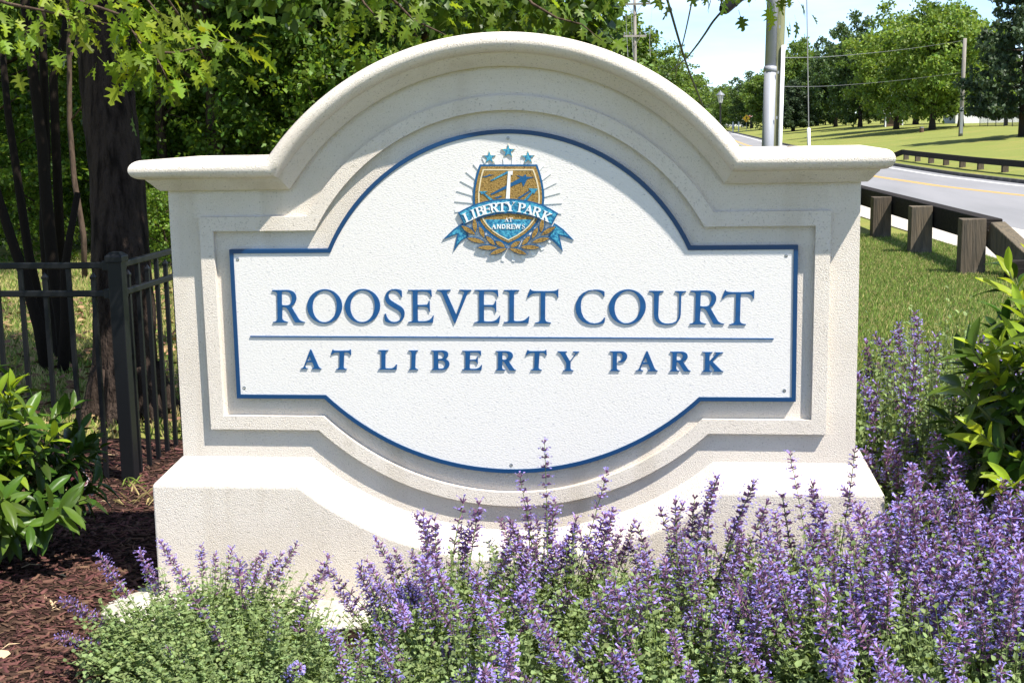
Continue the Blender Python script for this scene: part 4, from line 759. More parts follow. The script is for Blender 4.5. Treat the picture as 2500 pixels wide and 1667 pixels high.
for x in (-1.6, 1.6):
    for y in (-1, 1):
        wl = MB().tube([(x, y-.1, .35), (x, y+.1, .35)], .35, 14).build('wheel', M['black_plastic'], van); MB().tube([(x, y-.12, .35), (x, y+.12, .35)], .18, 10).build('rim', M['galv'], wl)
f0, f1 = hit(2392, 309), hit(2500, 309); cf = thing('chain_link_fence', 'low dark chain link fence beyond the pine on the right lawn', 'fence', tuple(f0)); df = rel(f1, f0)*1.5
for k in range(9):
    p = df*k/8; MB().tube([p, p+Vector((0, 0, .95))], .035, 6).build('post', M['lamp_black'], cf)
MB().tube([Vector((0, 0, .95)), df+Vector((0, 0, .95))], .025, 6).build('top_rail', M['lamp_black'], cf)
mb = MB()
for k in range(120):
    p = df*k/119; q = p+df/119*3
    mb.obox(p+Vector((0, 0, .02)), q+Vector((0, 0, .93)), .008, .008, (0, 1, 0)); mb.obox(q+Vector((0, 0, .02)), p+Vector((0, 0, .93)), .008, .008, (0, 1, 0))
mb.build('wire_mesh', M['lamp_black'], cf)['kind'] = 'stuff'

# ------------------------------------------------------------------ foliage builders
def leaf_cloud(clumps, per, size, spread, up=0.6, flat=0.6):
    """clumps: (n,4) centre+radius. Returns verts, faces of small folded leaves gathered round each centre."""
    n = len(clumps); C = np.repeat(clumps[:, :3], per, 0); R = np.repeat(clumps[:, 3], per)
    d = rng.normal(size=(n*per, 3)); d = unit(d)*(rng.random((n*per, 1))**(1/2.2)); d[:, 2] *= flat
    P = C+d*R[:, None]*spread; N = unit(rng.normal(size=P.shape)*.75+np.array([0, 0, up])+d*.55)
    D = rng.normal(size=P.shape); D[:, 2] -= .35; S = size*rng.uniform(.6, 1.35, len(P))
    return scatter(P, D, N, S, RHOMB, RHOMB_F)
def ellipsoid_clumps(n, c, r, rad, hollow=0.45, seed=None, cut=-1.0):
    out = []
    while len(out) < n:
        p = rng.normal(size=3); p /= np.linalg.norm(p); k = hollow+(1-hollow)*rng.random()**.7
        q = p*k*(1+.16*sin(5*p[0]+c[0]*3)+.12*sin(7*p[1]+4*p[2]))
        if q[2] < cut: continue
        out.append((c[0]+q[0]*r[0], c[1]+q[1]*r[1], c[2]+q[2]*r[2], rad*rng.uniform(.6, 1.35)))
    return np.array(out)
def limbs(mb, H, r, n, reach, z0, z1, wob=.15):
    """a tapered trunk with limbs"""
    tr = [(rng.normal(0, wob)*k/8, rng.normal(0, wob)*k/8, H*k/8) for k in range(9)]; tr[0] = (0, 0, -.2)
    mb.tube(tr, [r*1.35]+[r*(1-.085*k) for k in range(1, 9)], 10)
    for k in range(n):
        z = z0+(z1-z0)*k/max(1, n-1); i = min(8, max(0, int(z/H*8))); a = k*2.4+rng.normal(0, .3); L = reach*rng.uniform(.6, 1.1)
        b = Vector(tr[i]); e = [b, b+Vector((cos(a)*L*.35, sin(a)*L*.35, L*.2)), b+Vector((cos(a)*L*.7, sin(a)*L*.7, L*.33)), b+Vector((cos(a)*L, sin(a)*L, L*.42))]
        mb.tube(e, [r*.36, r*.26, r*.16, r*.05], 6)
def tree_meshes(kind, H, r, crown_c, crown_r, nclump, crad, per, leaf, bark, leafmat, hollow=.45, cut=-1.0, nl=9, z0=None, flat=.6):
    mb = MB(); limbs(mb, H, r, nl, crown_r[0]*.85, z0 if z0 is not None else crown_c[2]-crown_r[2]*.7, crown_c[2]+crown_r[2]*.4)
    tm = mb.mesh(kind+'_trunk', bark, True)
    V, F = leaf_cloud(ellipsoid_clumps(nclump, crown_c, crown_r, crad, hollow, cut=cut), per, leaf, 1.0, flat=flat)
    return tm, np_mesh(kind+'_crown', V, F, leafmat)
def put_tree(name, label, meshes, loc, rz, sc, group=None, cat='tree', parts=('trunk', 'crown')):
    t = thing(name, label, cat, tuple(loc), rz, group); t.scale = (sc[0], sc[0], sc[1]) if hasattr(sc, '__len__') else (sc, sc, sc)
    link(parts[0], meshes[0], t); o = link(parts[1], meshes[1], t); o['kind'] = 'stuff'; return t

# ------------------------------------------------------------------ woodland behind the fence (left)
WOOD = [tree_meshes('sapling%d' % i, 3.6, .05, (0, 0, 2.0), (1.6, 1.6, 1.9), 190, .30, 52, .085, M['bark_thin'], M['wood_a' if i % 2 else 'wood_b'], .25, nl=12, z0=.5) for i in range(4)]
BIG = [tree_meshes('woodland%d' % i, 9.5, .17, (0, 0, 6.2), (3.3, 3.3, 3.4), 330, .55, 55, .15, M['bark_thin'], M['wood_c' if i else 'wood_a'], .35, nl=12, z0=2.6) for i in range(3)]
SHRUB = [tree_meshes('shrub%d' % i, 1.5, .03, (0, 0, .85), (1.0, 1.0, .95), 90, .24, 55, .070, M['bark_thin'], M['wood_b'], .2, nl=8, z0=.15) for i in range(2)]
def wpos(u, depth):
    p = at(u, 300, depth); return (p[0], p[1], 0.0)
sap_lab = 'leafy sapling in the dense green wood behind the fence and sign'
spots = [(-90, 21, 1.25), (60, 23.5, 1.35), (210, 22, 1.2), (330, 24.5, 1.4), (470, 20.5, 1.15), (560, 23, 1.3), (690, 20, 1.25), (800, 22.5, 1.35), (900, 19.5, 1.2), (1010, 23, 1.4), (1110, 20.5, 1.25), (1225, 22.5, .95), (1330, 20.5, .6),
         (0, 30, 1.75), (150, 31, 1.9), (290, 29, 1.7), (430, 32, 1.9), (600, 30, 1.8), (750, 31.5, 1.9), (880, 29, 1.75), (1000, 32, 1.95), (1120, 30, 1.75), (1270, 31, 1.15), (1360, 33, .85),
         (620, 17.5, .85), (760, 17, .95), (860, 16.5, .8), (-40, 17.0, 1.0), (390, 18.2, .9)]
for i, (u, d, s) in enumerate(spots):
    put_tree('woodland_sapling', sap_lab, WOOD[i % 4], wpos(u, d), i*1.7, (s, s*(1.0+.12*sin(i*2.3))), 'saplings of the wood behind the sign')
for i, (u, d, s) in enumerate([(520, 17.2, .85), (790, 18.4, .9), (1010, 17.4, .72), (-110, 18.0, .9), (-120, 26, 1), (120, 27, 1.1), (340, 26.5, .95), (520, 28, 1.05), (700, 27, 1.1), (880, 26, 1), (1020, 28, 1.0), (1120, 27.5, .8), (60, 40, 1.3), (330, 42, 1.35), (600, 40, 1.3), (850, 42, 1.35), (1040, 40, 1.2), (1150, 42, 1.1)]):  # first four added nearer so their high crowns shade the saplings
    put_tree('woodland_tree', 'tall woodland tree with a dark trunk in the wood behind the sign', BIG[i % 3], wpos(u, d), i*2.1, s, 'tall trees of the wood behind the sign')
for i, (u, d, s) in enumerate([(395, 15.5, .62), (430, 16.5, .7), (20, 16.5, .8), (260, 18.5, .75), (140, 19, .8), (350, 17.5, .6)]):
    put_tree('woodland_shrub', ['bright green low shrub beside the lit thin trunk left of the sign', 'green shrub half hidden by the left end of the sign cap', 'low leafy shrub at the far left edge of the clearing', 'low shrub behind the thick oak trunk', 'low shrub behind the dark clump of stems', 'small shrub at the foot of the lit thin trunk'][i], SHRUB[i % 2], wpos(u, d), i*1.3, s, None, 'shrub')
# thin lit trunks standing in the clearing
for (u, d, v0, r, lab) in ((396, 17.5, 585, .062, 'thin sunlit brown trunk standing just left of the sign'), (176, 14.5, 620, .028, 'slender pale trunk between the dark stems and the oak')):
    b = wpos(u, d); t = thing('young_tree', lab, 'tree', b); mb = MB(); pts_ = [(.05*sin(k*1.7), .04*cos(k*2.1), k*.6-.1) for k in range(9)]
    mb.tube(pts_, [r*(1.2-.06*k) for k in range(9)], 8)
    for k in range(3, 8): mb.tube([pts_[k], (pts_[k][0]+.4*cos(k*2), pts_[k][1]+.4*sin(k*2), pts_[k][2]+.35)], [r*.4, r*.12], 5)
    mb.build('trunk', M['bark_thin'], t, smooth_=True)
    V, F = leaf_cloud(ellipsoid_clumps(60, (0, 0, 4.4), (1.3, 1.3, 1.3), .35, .3), 55, .08, 1.0); o = link('crown', np_mesh('young_crown', V, F, M['wood_b']), t); o['kind'] = 'stuff'
# dark clump of stems
cl = at(125, 925, 9.4); cl[2] = 0; ct = thing('multi_stem_tree', 'clump of dark leaning stems behind the left fence run', 'tree', tuple(cl)); c3 = Vector(cl)
def stem_(pix, r0, r1, d=9.4):
    P = [Vector(at(u, v, d))-c3 for u, v in pix]; P[0].z = -.1; n_ = len(P)
    MB().tube(P, [r0+(r1-r0)*k/(n_-1) for k in range(n_)], 10).build('stem', M['stem_bark'], ct, smooth_=True)
stem_([(165, 930), (150, 780), (128, 640), (112, 480), (104, 360), (86, 220), (68, 80), (55, -60)], .050, .030)
stem_([(158, 930), (140, 820), (118, 700), (108, 560), (112, 380), (109, 240), (104, 100), (98, -40)], .042, .026, 9.6)
stem_([(120, 930), (95, 800), (62, 680), (30, 590), (-5, 480), (-40, 350)], .042, .028, 9.2)
stem_([(130, 930), (105, 780), (70, 620), (42, 430), (20, 280), (5, 120)], .040, .022, 9.8)
stem_([(112, 250), (130, 190), (150, 120), (162, 40)], .035, .02, 9.45)
stem_([(150, 930), (160, 780), (158, 660), (170, 580), (190, 470)], .04, .02, 9.1)
V, F = leaf_cloud(np.concatenate([ellipsoid_clumps(100, (-.4, .4, 6.2), (1.6, 1.5, 1.4), .4, .3), ellipsoid_clumps(90, (1.0, -.6, 3.75), (1.25, .8, .75), .34, .2)]), 45, .09, 1.0); o = link('crown', np_mesh('stem_crown', V, F, M['wood_a']), ct); o['kind'] = 'stuff'  # second clump group, above the view, is added to shade the stems

# ------------------------------------------------------------------ the oak: trunk, crown, hanging branches with single leaves
OB = at(316, 1000, 7.75); OB[2] = 0; O3 = Vector(OB)
oak = thing('oak_tree', 'big oak with thick dark trunk behind the fence and leafy branches over the sign', 'tree', tuple(OB))
tp_ = [(316, 1010), (305, 900), (303, 750), (293, 600), (287, 450), (270, 300), (258, 180), (250, 60), (245, -100), (238, -300)]
P = [Vector(at(u, v, 7.75))-O3 for u, v in tp_]; P[0].z = -.05
mb = MB(); mb.tube(P, [.225, .185, .170, .160, .152, .150, .150, .148, .150, .16], 26)
for k in range(7):
    a = k*.9+.3; mb.tube([(cos(a)*.11, sin(a)*.11, .28), (cos(a)*.2, sin(a)*.2, .06), (cos(a)*.33, sin(a)*.33, -.04)], [.09, .075, .03], 7)
tr = mb.build('trunk', M['bark'], oak, smooth_=True)
sub = tr.modifiers.new('sub', 'SUBSURF'); sub.levels = 2; sub.render_levels = 2; sub.subdivision_type = 'SIMPLE'
tx = bpy.data.textures.new('bark_ridges', 'CLOUDS'); tx.noise_scale = .07; dm_ = tr.modifiers.new('ridges', 'DISPLACE'); dm_.texture = tx; dm_.strength = .022; dm_.mid_level = .5
# oak leaf outline (pointed lobes)
half = [(0, 0), (.02, .10), (.10, .17), (.24, .16), (.16, .25), (.12, .33), (.36, .36), (.46, .46), (.22, .47), (.13, .56), (.34, .66), (.38, .76), (.17, .72), (.10, .80), (.15, .92), (0, 1.0)]
def oak_leaf(fold, curl, m, seed):
    r_ = random.Random(seed); h2 = [(x*(1+.15*r_.uniform(-1, 1)), y+.02*r_.uniform(-1, 1)) for x, y in half]; h2[0] = (0, 0); h2[-1] = (0, 1)
    mb = MB(); mid = [(0, t) for t in (0, .33, .56, .8, 1)]
    def zz(x, y): return -curl*y*y+fold*abs(x)-.25*x*x
    for sx in (1, -1):
        n = len(h2); vs_ = [(sx*x, y, zz(x, y)) for x, y in h2]+[(0, .33, zz(0, .33)), (0, .56, zz(0, .56)), (0, .80, zz(0, .8))]
        polys = [(0, 1, 2, 3, 4, 5, n), (n, 5, 6, 7, 8, 9, n+1), (n+1, 9, 10, 11, 12, 13, n+2), (n+2, 13, 14, 15)]
        tri = []
        for q in polys:
            t_ = tessellate_polygon([[Vector((vs_[i][0], vs_[i][1], 0)) for i in q]]); tri += [tuple(q[i] for i in t) for t in t_]
        mb.add(vs_, [t if sx > 0 else t[::-1] for t in tri])
    mb.add([(-.008, -.32, .02), (.008, -.32, .02), (.008, .02, 0), (-.008, .02, 0)], [(0, 1, 2, 3)])
    return mb.mesh('oak_leaf', m, True)
OAKL = [oak_leaf(f, c, M['oak_leaf'], i) for i, (f, c) in enumerate([(.25, .15), (.1, .35), (.4, .1), (.3, .5), (-.1, .3)])]
def frame(p, d, n, s):
    d = Vector(d).normalized(); x = d.cross(Vector(n)); x = x.normalized() if x.length > 1e-4 else Vector((1, 0, 0)); n = x.cross(d)
    return Matrix(((x.x*s, d.x*s, n.x*s, p[0]), (x.y*s, d.y*s, n.y*s, p[1]), (x.z*s, d.z*s, n.z*s, p[2]), (0, 0, 0, 1)))
OAK_ITEMS = []
def oak_branch(pix, r, nleaf, size, spread=.10, droop=.5):
    P = [Vector(at(*p))-O3 for p in pix]; n_ = len(P)
    MB().tube(P, [r*(1-.8*k/(n_-1)) for k in range(n_)], 6).build('branch', M['bark_thin'], oak, smooth_=True)
    for k in range(nleaf):
        t = (k+random.random())/nleaf*(n_-1); i = min(n_-2, int(t)); b = P[i].lerp(P[i+1], t-i); ax = (P[i+1]-P[i]).normalized()
        off = Vector((random.gauss(0, 1), random.gauss(0, 1), random.gauss(-.15, .75)))*spread
        d = off.normalized()*.8+ax*.7+Vector((0, 0, -droop*random.random()*1.3)); nrm = Vector((random.gauss(0, .7)+.2, random.gauss(-.15, .7), .8))
        OAK_ITEMS.append((b+off, d, nrm, size*random.uniform(.6, 1.15)))
D0 = 5.75
oak_branch([(-60, -20, 6.0), (20, 10, D0), (110, 28, D0), (190, 45, D0), (270, 60, D0)], .010, 90, .088, .13)
oak_branch([(120, -40, 6.1), (200, 5, D0), (290, 35, D0), (330, 85, D0), (345, 128, D0)], .010, 66, .088, .12)
oak_branch([(330, 85, D0), (355, 128, D0-.05), (430, 130, D0-.1), (500, 112, D0-.1), (555, 98, D0-.15), (590, 108, D0-.2)], .007, 64, .085, .080, .5)
oak_branch([(355, 128, D0-.05), (340, 165, D0), (318, 205, D0)], .005, 14, .095, .05, .9)
oak_branch([(375, 130, D0-.05), (395, 165, D0-.1), (408, 195, D0-.1)], .005, 13, .095, .05, .9)
oak_branch([(330, -30, 6.0), (360, 0, D0), (380, 25, D0), (400, 45, D0)], .007, 24, .088, .10)
oak_branch([(900, -60, 8.6), (960, 0, 8.4), (1010, 50, 8.2), (1075, 80, 8.0), (1105, 95, 7.9)], .012, 50, .115, .15, .6)
oak_branch([(860, -40, 8.6), (890, 10, 8.5), (925, 50, 8.4), (960, 90, 8.3)], .01, 30, .115, .14, .6)
oak_branch([(1240, -60, 9.0), (1300, 10, 8.8), (1360, 45, 8.7), (1420, 60, 8.6), (1470, 100, 8.6)], .012, 44, .115, .15, .6)
oak_branch([(1600, -90, 7.4), (1680, -38, 7.2), (1760, -30, 7.1), (1850, -26, 7.0), (1930, -16, 6.9), (1962, -4, 6.9)], .010, 60, .085, .075, .8)
oak_branch([(1500, -60, 7.6), (1560, -25, 7.4), (1620, -22, 7.3)], .008, 14, .085, .07, .8)
OAK_ITEMS.sort(key=lambda it: (it[0]+O3-Vector(CAM)).length)
for p, d, nrm, sz in OAK_ITEMS[:300]: link('leaf', random.choice(OAKL), oak, frame(p, d, nrm, sz))
mv = []; mf = []; bm_ = OAKL[1]; bv = [v.co.copy() for v in bm_.vertices]; bf = [tuple(p.vertices) for p in bm_.polygons]; MBo = MB()
for p, d, nrm, sz in OAK_ITEMS[300:]:
    fm = frame(p, d, nrm, sz); MBo.add([fm @ v for v in bv], bf)
MBo.build('hanging_leaves', M['oak_leaf_mass'], oak, smooth_=True)['kind'] = 'stuff'
def rel_o(x, y, z): return (x-OB[0], y-OB[1], z-OB[2])
V1, F1 = leaf_cloud(np.concatenate([ellipsoid_clumps(125, rel_o(-1.62, 2.62, 3.35), (1.2, 1.2, .72), .36, .2), ellipsoid_clumps(190, rel_o(-3.6, 3.5, 8.0), (2.2, 2.2, 1.8), .5, .3), ellipsoid_clumps(60, rel_o(1.9, 1.9, 4.0), (1.3, .8, .6), .34, .2)]), 45, .12, 1.0, up=.5)  # first and last groups: unseen clumps added to shade trunk and right-hand leaves
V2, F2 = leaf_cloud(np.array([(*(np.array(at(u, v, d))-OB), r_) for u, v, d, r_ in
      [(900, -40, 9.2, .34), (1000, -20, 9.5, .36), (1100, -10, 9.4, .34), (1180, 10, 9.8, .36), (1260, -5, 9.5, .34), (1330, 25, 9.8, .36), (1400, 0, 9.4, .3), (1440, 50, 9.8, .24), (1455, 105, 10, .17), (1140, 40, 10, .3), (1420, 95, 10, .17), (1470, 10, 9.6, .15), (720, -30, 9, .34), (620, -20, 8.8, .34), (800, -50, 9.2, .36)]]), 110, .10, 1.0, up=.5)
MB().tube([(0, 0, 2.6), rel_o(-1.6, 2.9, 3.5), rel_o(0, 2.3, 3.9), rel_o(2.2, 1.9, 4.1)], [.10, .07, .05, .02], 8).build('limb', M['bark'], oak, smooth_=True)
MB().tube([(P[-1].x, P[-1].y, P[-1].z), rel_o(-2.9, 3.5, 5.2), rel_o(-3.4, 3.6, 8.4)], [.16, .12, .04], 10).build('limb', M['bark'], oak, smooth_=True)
mass = link('crown', np_mesh('oak_crown_and_shade', np.concatenate([V1, V2]), np.concatenate([F1, F2+len(V1)]), M['oak_mass']), oak); mass['kind'] = 'stuff'

# ------------------------------------------------------------------ far trees across the road
FARD = [tree_meshes('maple%d' % i, 7.0, .30, (0, 0, 6.3), (5.6, 5.2, 5.5), 330, .95, 60, .34, M['far_bark'], M['far_maple' if i < 2 else 'far_mid'], .35, cut=-.92, nl=12, z0=2.0) for i in range(3)]
FARK = [tree_meshes('dark%d' % i, 6.0, .25, (0, 0, 5.2), (3.4, 3.4, 5.0), 240, .8, 60, .34, M['far_bark'], M['far_dark' if i else 'far_mid'], .35, nl=10, z0=1.0) for i in range(2)]
def pine_mesh(kind, H, R, levels, m, openness=1.0):
    mb = MB(); mb.tube([(0, 0, -.2), (.05, 0, H*.5), (0, .05, H)], [.26, .17, .03], 10); cl_ = []
    for l in range(levels):
        f = l/(levels-1); z = H*(.14+.84*f); L = R*(1-f)**.75*rng.uniform(.75, 1.15)+.25; nb_ = int(5+3*(1-f))
        for k in range(nb_):
            a = 2*pi*k/nb_+l*.9+rng.normal(0, .2); e = Vector((cos(a)*L, sin(a)*L, z+.10*L)); mb.tube([(0, 0, z), e*.55+Vector((0, 0, z*.45-.12)), e], [.05, .035, .012], 5)
            for q in np.linspace(.35, 1.0, max(2, int(L*2.2))): cl_.append((cos(a)*L*q, sin(a)*L*q, z+.10*L*q*q-.05+rng.normal(0, .08), (.28+.22*(1-q))*openness))
    V, F = leaf_cloud(np.array(cl_), 36, .30, 1.15, up=.3, flat=.55); return mb.mesh(kind+'_trunk', M['far_bark'], True), np_mesh(kind+'_crown', V, F, m)
PINE = [pine_mesh('pine0', 10.5, 4.6, 13, M['far_pine'], 1.15), pine_mesh('pine1', 7.5, 3.0, 14, M['far_pine'], 1.3)]
def far(name, label, meshes, u, v, sc, rz, back=0, group=None, dx=0):
    p = hit(u, v); d = ray(u, v); d = d/np.hypot(d[0], d[1]); p = p+d*back; p[2] = Z(p[0], p[1]); return put_tree(name, label, meshes, (p[0]+dx, p[1], p[2]-.05), rz, sc, group)
far('maple_tree', 'broad leafy maple left of the bare far pole', FARD[0], 2188, 316, (.98, 1.02), .4)
far('maple_tree', 'tallest round maple in the middle of the far lawn row', FARD[1], 2276, 317, (1.0, 1.05), 1.9)
far('maple_tree', 'maple with a bright right side behind the bare far pole', FARD[2], 2345, 312, (.95, .92), 3.2, 6)
far('maple_tree', 'maple further back filling the row behind the shelter', FARD[2], 2235, 309, (1.1, 1.05), 4.2, 18)
far('deciduous_tree', 'tall pale green tree right of the leaning pole', FARK[0], 1945, 312, (1.15, 1.5), .3, 14)
far('deciduous_tree', 'dark narrow tree left of the maple row', FARK[1], 2040, 313, (1.1, 1.3), 1.3, 8)
far('deciduous_tree', 'dark tree against the left side of the maples', FARK[1], 2100, 312, (1.15, 1.35), 2.3, 4)
far('deciduous_tree', 'dark tree low behind the guy wire', FARK[1], 1995, 312, (1.1, .95), 4.3, 16)
far('pine_tree', 'grey green pine standing alone beside the guy wire', PINE[1], 1936, 321, (1.15, .95), .7)
far('pine_tree', 'dark pine at the right edge with open tiered branches', PINE[0], 2494, 333, (1.0, 1.12), .2)
far('pine_tree', 'dark pine beyond the right edge of the lawn row', PINE[0], 2455, 314, (.8, .72), 1.2, 22)
for i, (u, s, b) in enumerate([(1900, .5, 18), (1965, .55, 22), (2015, .5, 20), (2065, .5, 16), (2120, .42, 26), (2150, .4, 30)]):
    far('far_shrub', 'low dark shrub in the shade under the trees of the far lawn', FARK[1], u, 311, s, i*1.1, b, 'dark shrubs under the far trees')
for i, (u, d, s, m_) in enumerate([(1600, 130, 1.15, 1), (1545, 120, .95, 1), (1655, 140, .85, 0), (1690, 190, .85, 1), (1752, 300, 1.2, 0), (1790, 290, 1.25, 1), (1835, 270, 1.25, 1), (1720, 330, 1.15, 0), (1868, 240, 1.2, 0), (1500, 110, 1.2, 0)]):
    p = at(u, 300, d); p[2] = Z(p[0], p[1]); put_tree('roadside_tree', ['round tree on the skyline below the crossing cables', 'tree partly behind the two armed pole', 'low tree right of the crossing cables', 'small tree behind the street lamp', 'distant tree left of the yellow sign', 'distant tree above the yellow sign', 'distant tree close to the leaning pole', 'most distant tree over the end of the road', 'tree directly behind the leaning pole', 'tree hidden behind the arch left of the two armed pole'][i], FARK[m_] if i not in (0, 5) else FARD[2], tuple(p), i*1.4, (s*1.0, s*.82) if i not in (0, 5) else (.72*s, .60*s))
# skyline woods far behind everything
for i in range(34):
    a = -32+i*2.0; R0 = 420+60*sin(i*1.7)
    if -4 < a < 16:
        x, y = R0*sin(radians(a)), R0*cos(radians(a)); put_tree('skyline_tree', 'hazy round tree in the far skyline row', FARD[i % 3], (x, y, Z(x, y)), i, (1.5, 1.0+.25*sin(i*2.9)), 'far skyline trees')

# ------------------------------------------------------------------ cherry laurels
def laurel_leaf(m, bend, seed):
    r_ = random.Random(seed); rows_ = 7; V = []; F = []
    for i in range(rows_+1):
        t = i/rows_; w = .17*sin(pi*min(1, t*.97+.03))**.75*(1-.15*t); z = -bend*t*t
        for k, sx in enumerate((-1, -.5, 0, .5, 1)): V.append((sx*w, t, z+abs(sx)*w*.42+.012*sin(9*t+sx*3+seed)))
    for i in range(rows_):
        for k in range(4): a = i*5+k; F.append((a, a+1, a+6, a+5))
    mb = MB().add(V, F); mb.add([(-.012, -.10, 0), (.012, -.10, 0), (.012, .03, .0), (-.012, .03, .0)], [(0, 1, 2, 3)]); return mb.mesh('laurel_leaf', m, True), V, F
LMAT = [laurel_leaf(M['laurel'], b, i) for i, b in enumerate((.10, .25, .38, .05))]; LYNG = [laurel_leaf(M['laurel_young'], b, i+9) for i, b in enumerate((.05, .15, .28))]
LT = np.array(LMAT[1][1]); LF = np.array(LMAT[1][2])
def laurel(label, loc, R, H, nshoot, leaf, seed, toward, n_obj=300, yl=1.45):
    r_ = random.Random(seed); t = thing('laurel_bush', label, 'bush', loc); items = []; mbs = MB()
    for s in range(nshoot):
        a = r_.uniform(0, 2*pi); ph = math.acos(r_.uniform(-.35, .995)); rr = r_.uniform(.72, 1.05)
        tip = Vector((cos(a)*sin(ph)*R*rr, sin(a)*sin(ph)*R*rr, H*.46+cos(ph)*H*.54*rr))
        if tip.z < .08: tip.z = .08
        root = Vector((tip.x*.22, tip.y*.22, max(.02, tip.z*.25))); mid = root.lerp(tip, .55)+Vector((0, 0, .05)); pts_ = [root, mid, tip]
        mbs.tube(pts_, [.009, .006, .003], 5); ax = (tip-mid).normalized(); young = ph < yl and r_.random() < .8
        nl_ = r_.randint(9, 13)
        for k in range(nl_):
            f = 1-k/nl_*.62; p = mid.lerp(tip, (f-.38)/.62) if f > .38 else mid
            an = k*2.4+s; x = ax.cross(Vector((0.3, .2, .9))).normalized(); y = ax.cross(x); rad = x*cos(an)+y*sin(an)
            opn = .35+.9*(k/nl_) if young else .75+.6*(k/nl_); d = (ax*(1.15-opn*.75)+rad*opn*.85); d.z -= .08+.16*(k/nl_); d.normalize()
            nrm = (ax*.9+Vector((0, 0, .55))-d*d.dot(ax)).normalized(); sz = leaf*(r_.uniform(.55, .85) if (young and k < 4) else r_.uniform(.8, 1.15))
            items.append((p, d, nrm, sz, young and k < 6))
    cx = Vector(toward)-Vector(loc); cx.normalize()
    items.sort(key=lambda it: -(it[0].dot(cx)+.25*it[0].z))
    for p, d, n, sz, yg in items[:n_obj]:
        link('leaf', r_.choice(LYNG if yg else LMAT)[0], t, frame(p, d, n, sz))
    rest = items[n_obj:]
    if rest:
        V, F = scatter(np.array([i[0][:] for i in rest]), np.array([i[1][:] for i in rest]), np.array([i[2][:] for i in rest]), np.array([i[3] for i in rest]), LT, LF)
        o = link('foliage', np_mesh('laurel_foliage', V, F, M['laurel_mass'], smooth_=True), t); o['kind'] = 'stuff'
    mbs.build('branches', M['laurel_stem'], t); return t
laurel('glossy laurel bush at the left edge in front of the black fence', (-2.00, .16, 0), .46, .82, 130, .115, 3, tuple(CAM))
laurel('shaded laurel bush at the right edge beyond the catmint', (1.97, .28, .03), .54, 1.20, 125, .145, 5, tuple(CAM), 300, 1.9)

# ------------------------------------------------------------------ catmint
def catmint_spike(seed, L, nwh, gap, lean, bloom=.86):
    """one flowering stem: square stem, paired leaves below, whorls of two-lipped flowers above"""
    r_ = random.Random(seed); V = []; F = []; Mi = []
    def face(pts_, m):
        n = len(V); V.extend(pts_); F.append(tuple(range(n, n+len(pts_)))); Mi.append(m)
    bend = Vector((r_.uniform(-1, 1), r_.uniform(-1, 1), 0))*lean
    def ax(t): return Vector((bend.x*t*t*L, bend.y*t*t*L, t*L))
    mb = MB(); mb.tube([ax(k/6) for k in range(7)], [.0021-.0009*k/6 for k in range(7)], 4); V.extend(mb.v); F.extend(mb.f); Mi.extend([0]*len(mb.f))
    for k in range(5):                                  # leaf pairs
        t = .08+k*.11; b = ax(t); a0 = k*pi/2+r_.uniform(-.3, .3); sz = .030*(1-.09*k)*r_.uniform(.7, 1.15)
        for s in (0, pi):
            a = a0+s; d = Vector((cos(a), sin(a), .25)).normalized(); x = Vector((-sin(a), cos(a), 0)); n_ = x.cross(d)
            pt = [b+x*T_[0]*sz*1.5+d*T_[1]*sz+n_*T_[2]*sz for T_ in OVATE]
            face([pt[0], pt[1], pt[2], pt[3]], 1); face([pt[0], pt[3], pt[4], pt[5]], 1)
    zt = 1.0
    for w_ in range(nwh):
        t = 1-(.0+gap*(w_**1.18))/L
        if t < .3: break
        b = ax(t); nf = r_.randint(7, 10) if w_ else 5; rad = .006+.0022*min(w_, 3)
        for k in range(nf):
            a = 2*pi*k/nf+r_.uniform(-.35, .35)+w_; el = r_.uniform(.05, .75) if w_ else r_.uniform(.6, 1.2)
            d = Vector((cos(a)*cos(el), sin(a)*cos(el), sin(el))); x = Vector((-sin(a), cos(a), 0)); u = x.cross(d)
            c0 = b+Vector((0, 0, r_.uniform(-.006, .006))); cl_ = r_.uniform(.008, .012); c1 = c0+d*(rad*.4+cl_)
            wq = .0027; face([c0-x*wq*.4, c1-x*wq, c1+x*wq, c0+x*wq*.4], 2); face([c0-u*wq*.4, c1-u*wq, c1+u*wq, c0+u*wq*.4], 2)
            if r_.random() < (bloom if w_ < nwh-1 else bloom*.5):
                ln = r_.uniform(.007, .012); tip = c1+d*ln; dr = Vector((0, 0, -.5)); wd = r_.uniform(.0038, .0058)
                face([c1-x*.0012, tip-x*wd*.6+u*.002, tip+u*.0045+d*.001, tip+x*wd*.6+u*.002, c1+x*.0012], 3)      # upper lip
                lp = tip+(d*.35+dr*.8)*wd*1.5
                face([tip-x*.0014, lp-x*wd, lp+dr*wd*.9, lp+x*wd, tip+x*.0014], 3)                                  # lower lip
        if w_ > 1 and r_.random() < .8:
            a = r_.uniform(0, 6.28); d = Vector((cos(a), sin(a), .1)); x = Vector((-sin(a), cos(a), 0)); face([b, b+d*.006+x*.003, b+d*.014, b+d*.006-x*.003], 1)
    me = bpy.data.meshes.new('catmint_spike'); me.from_pydata([tuple(p) for p in V], [], F)
    for m in ('stem_green', 'nep_leaf', 'nep_calyx', 'nep_petal'): me.materials.append(M[m])
    me.polygons.foreach_set('material_index', Mi); me.update(); return me
SPK = [catmint_spike(i, .34, 7+i % 4, (.012, .015, .019)[i % 3], .06+.08*(i % 4), (.9, .85, .7, .45, .88, .6)[i % 6]) for i in range(12)]
SPK_TALL = [catmint_spike(40+i, .42, 9, .021, .05) for i in range(3)]
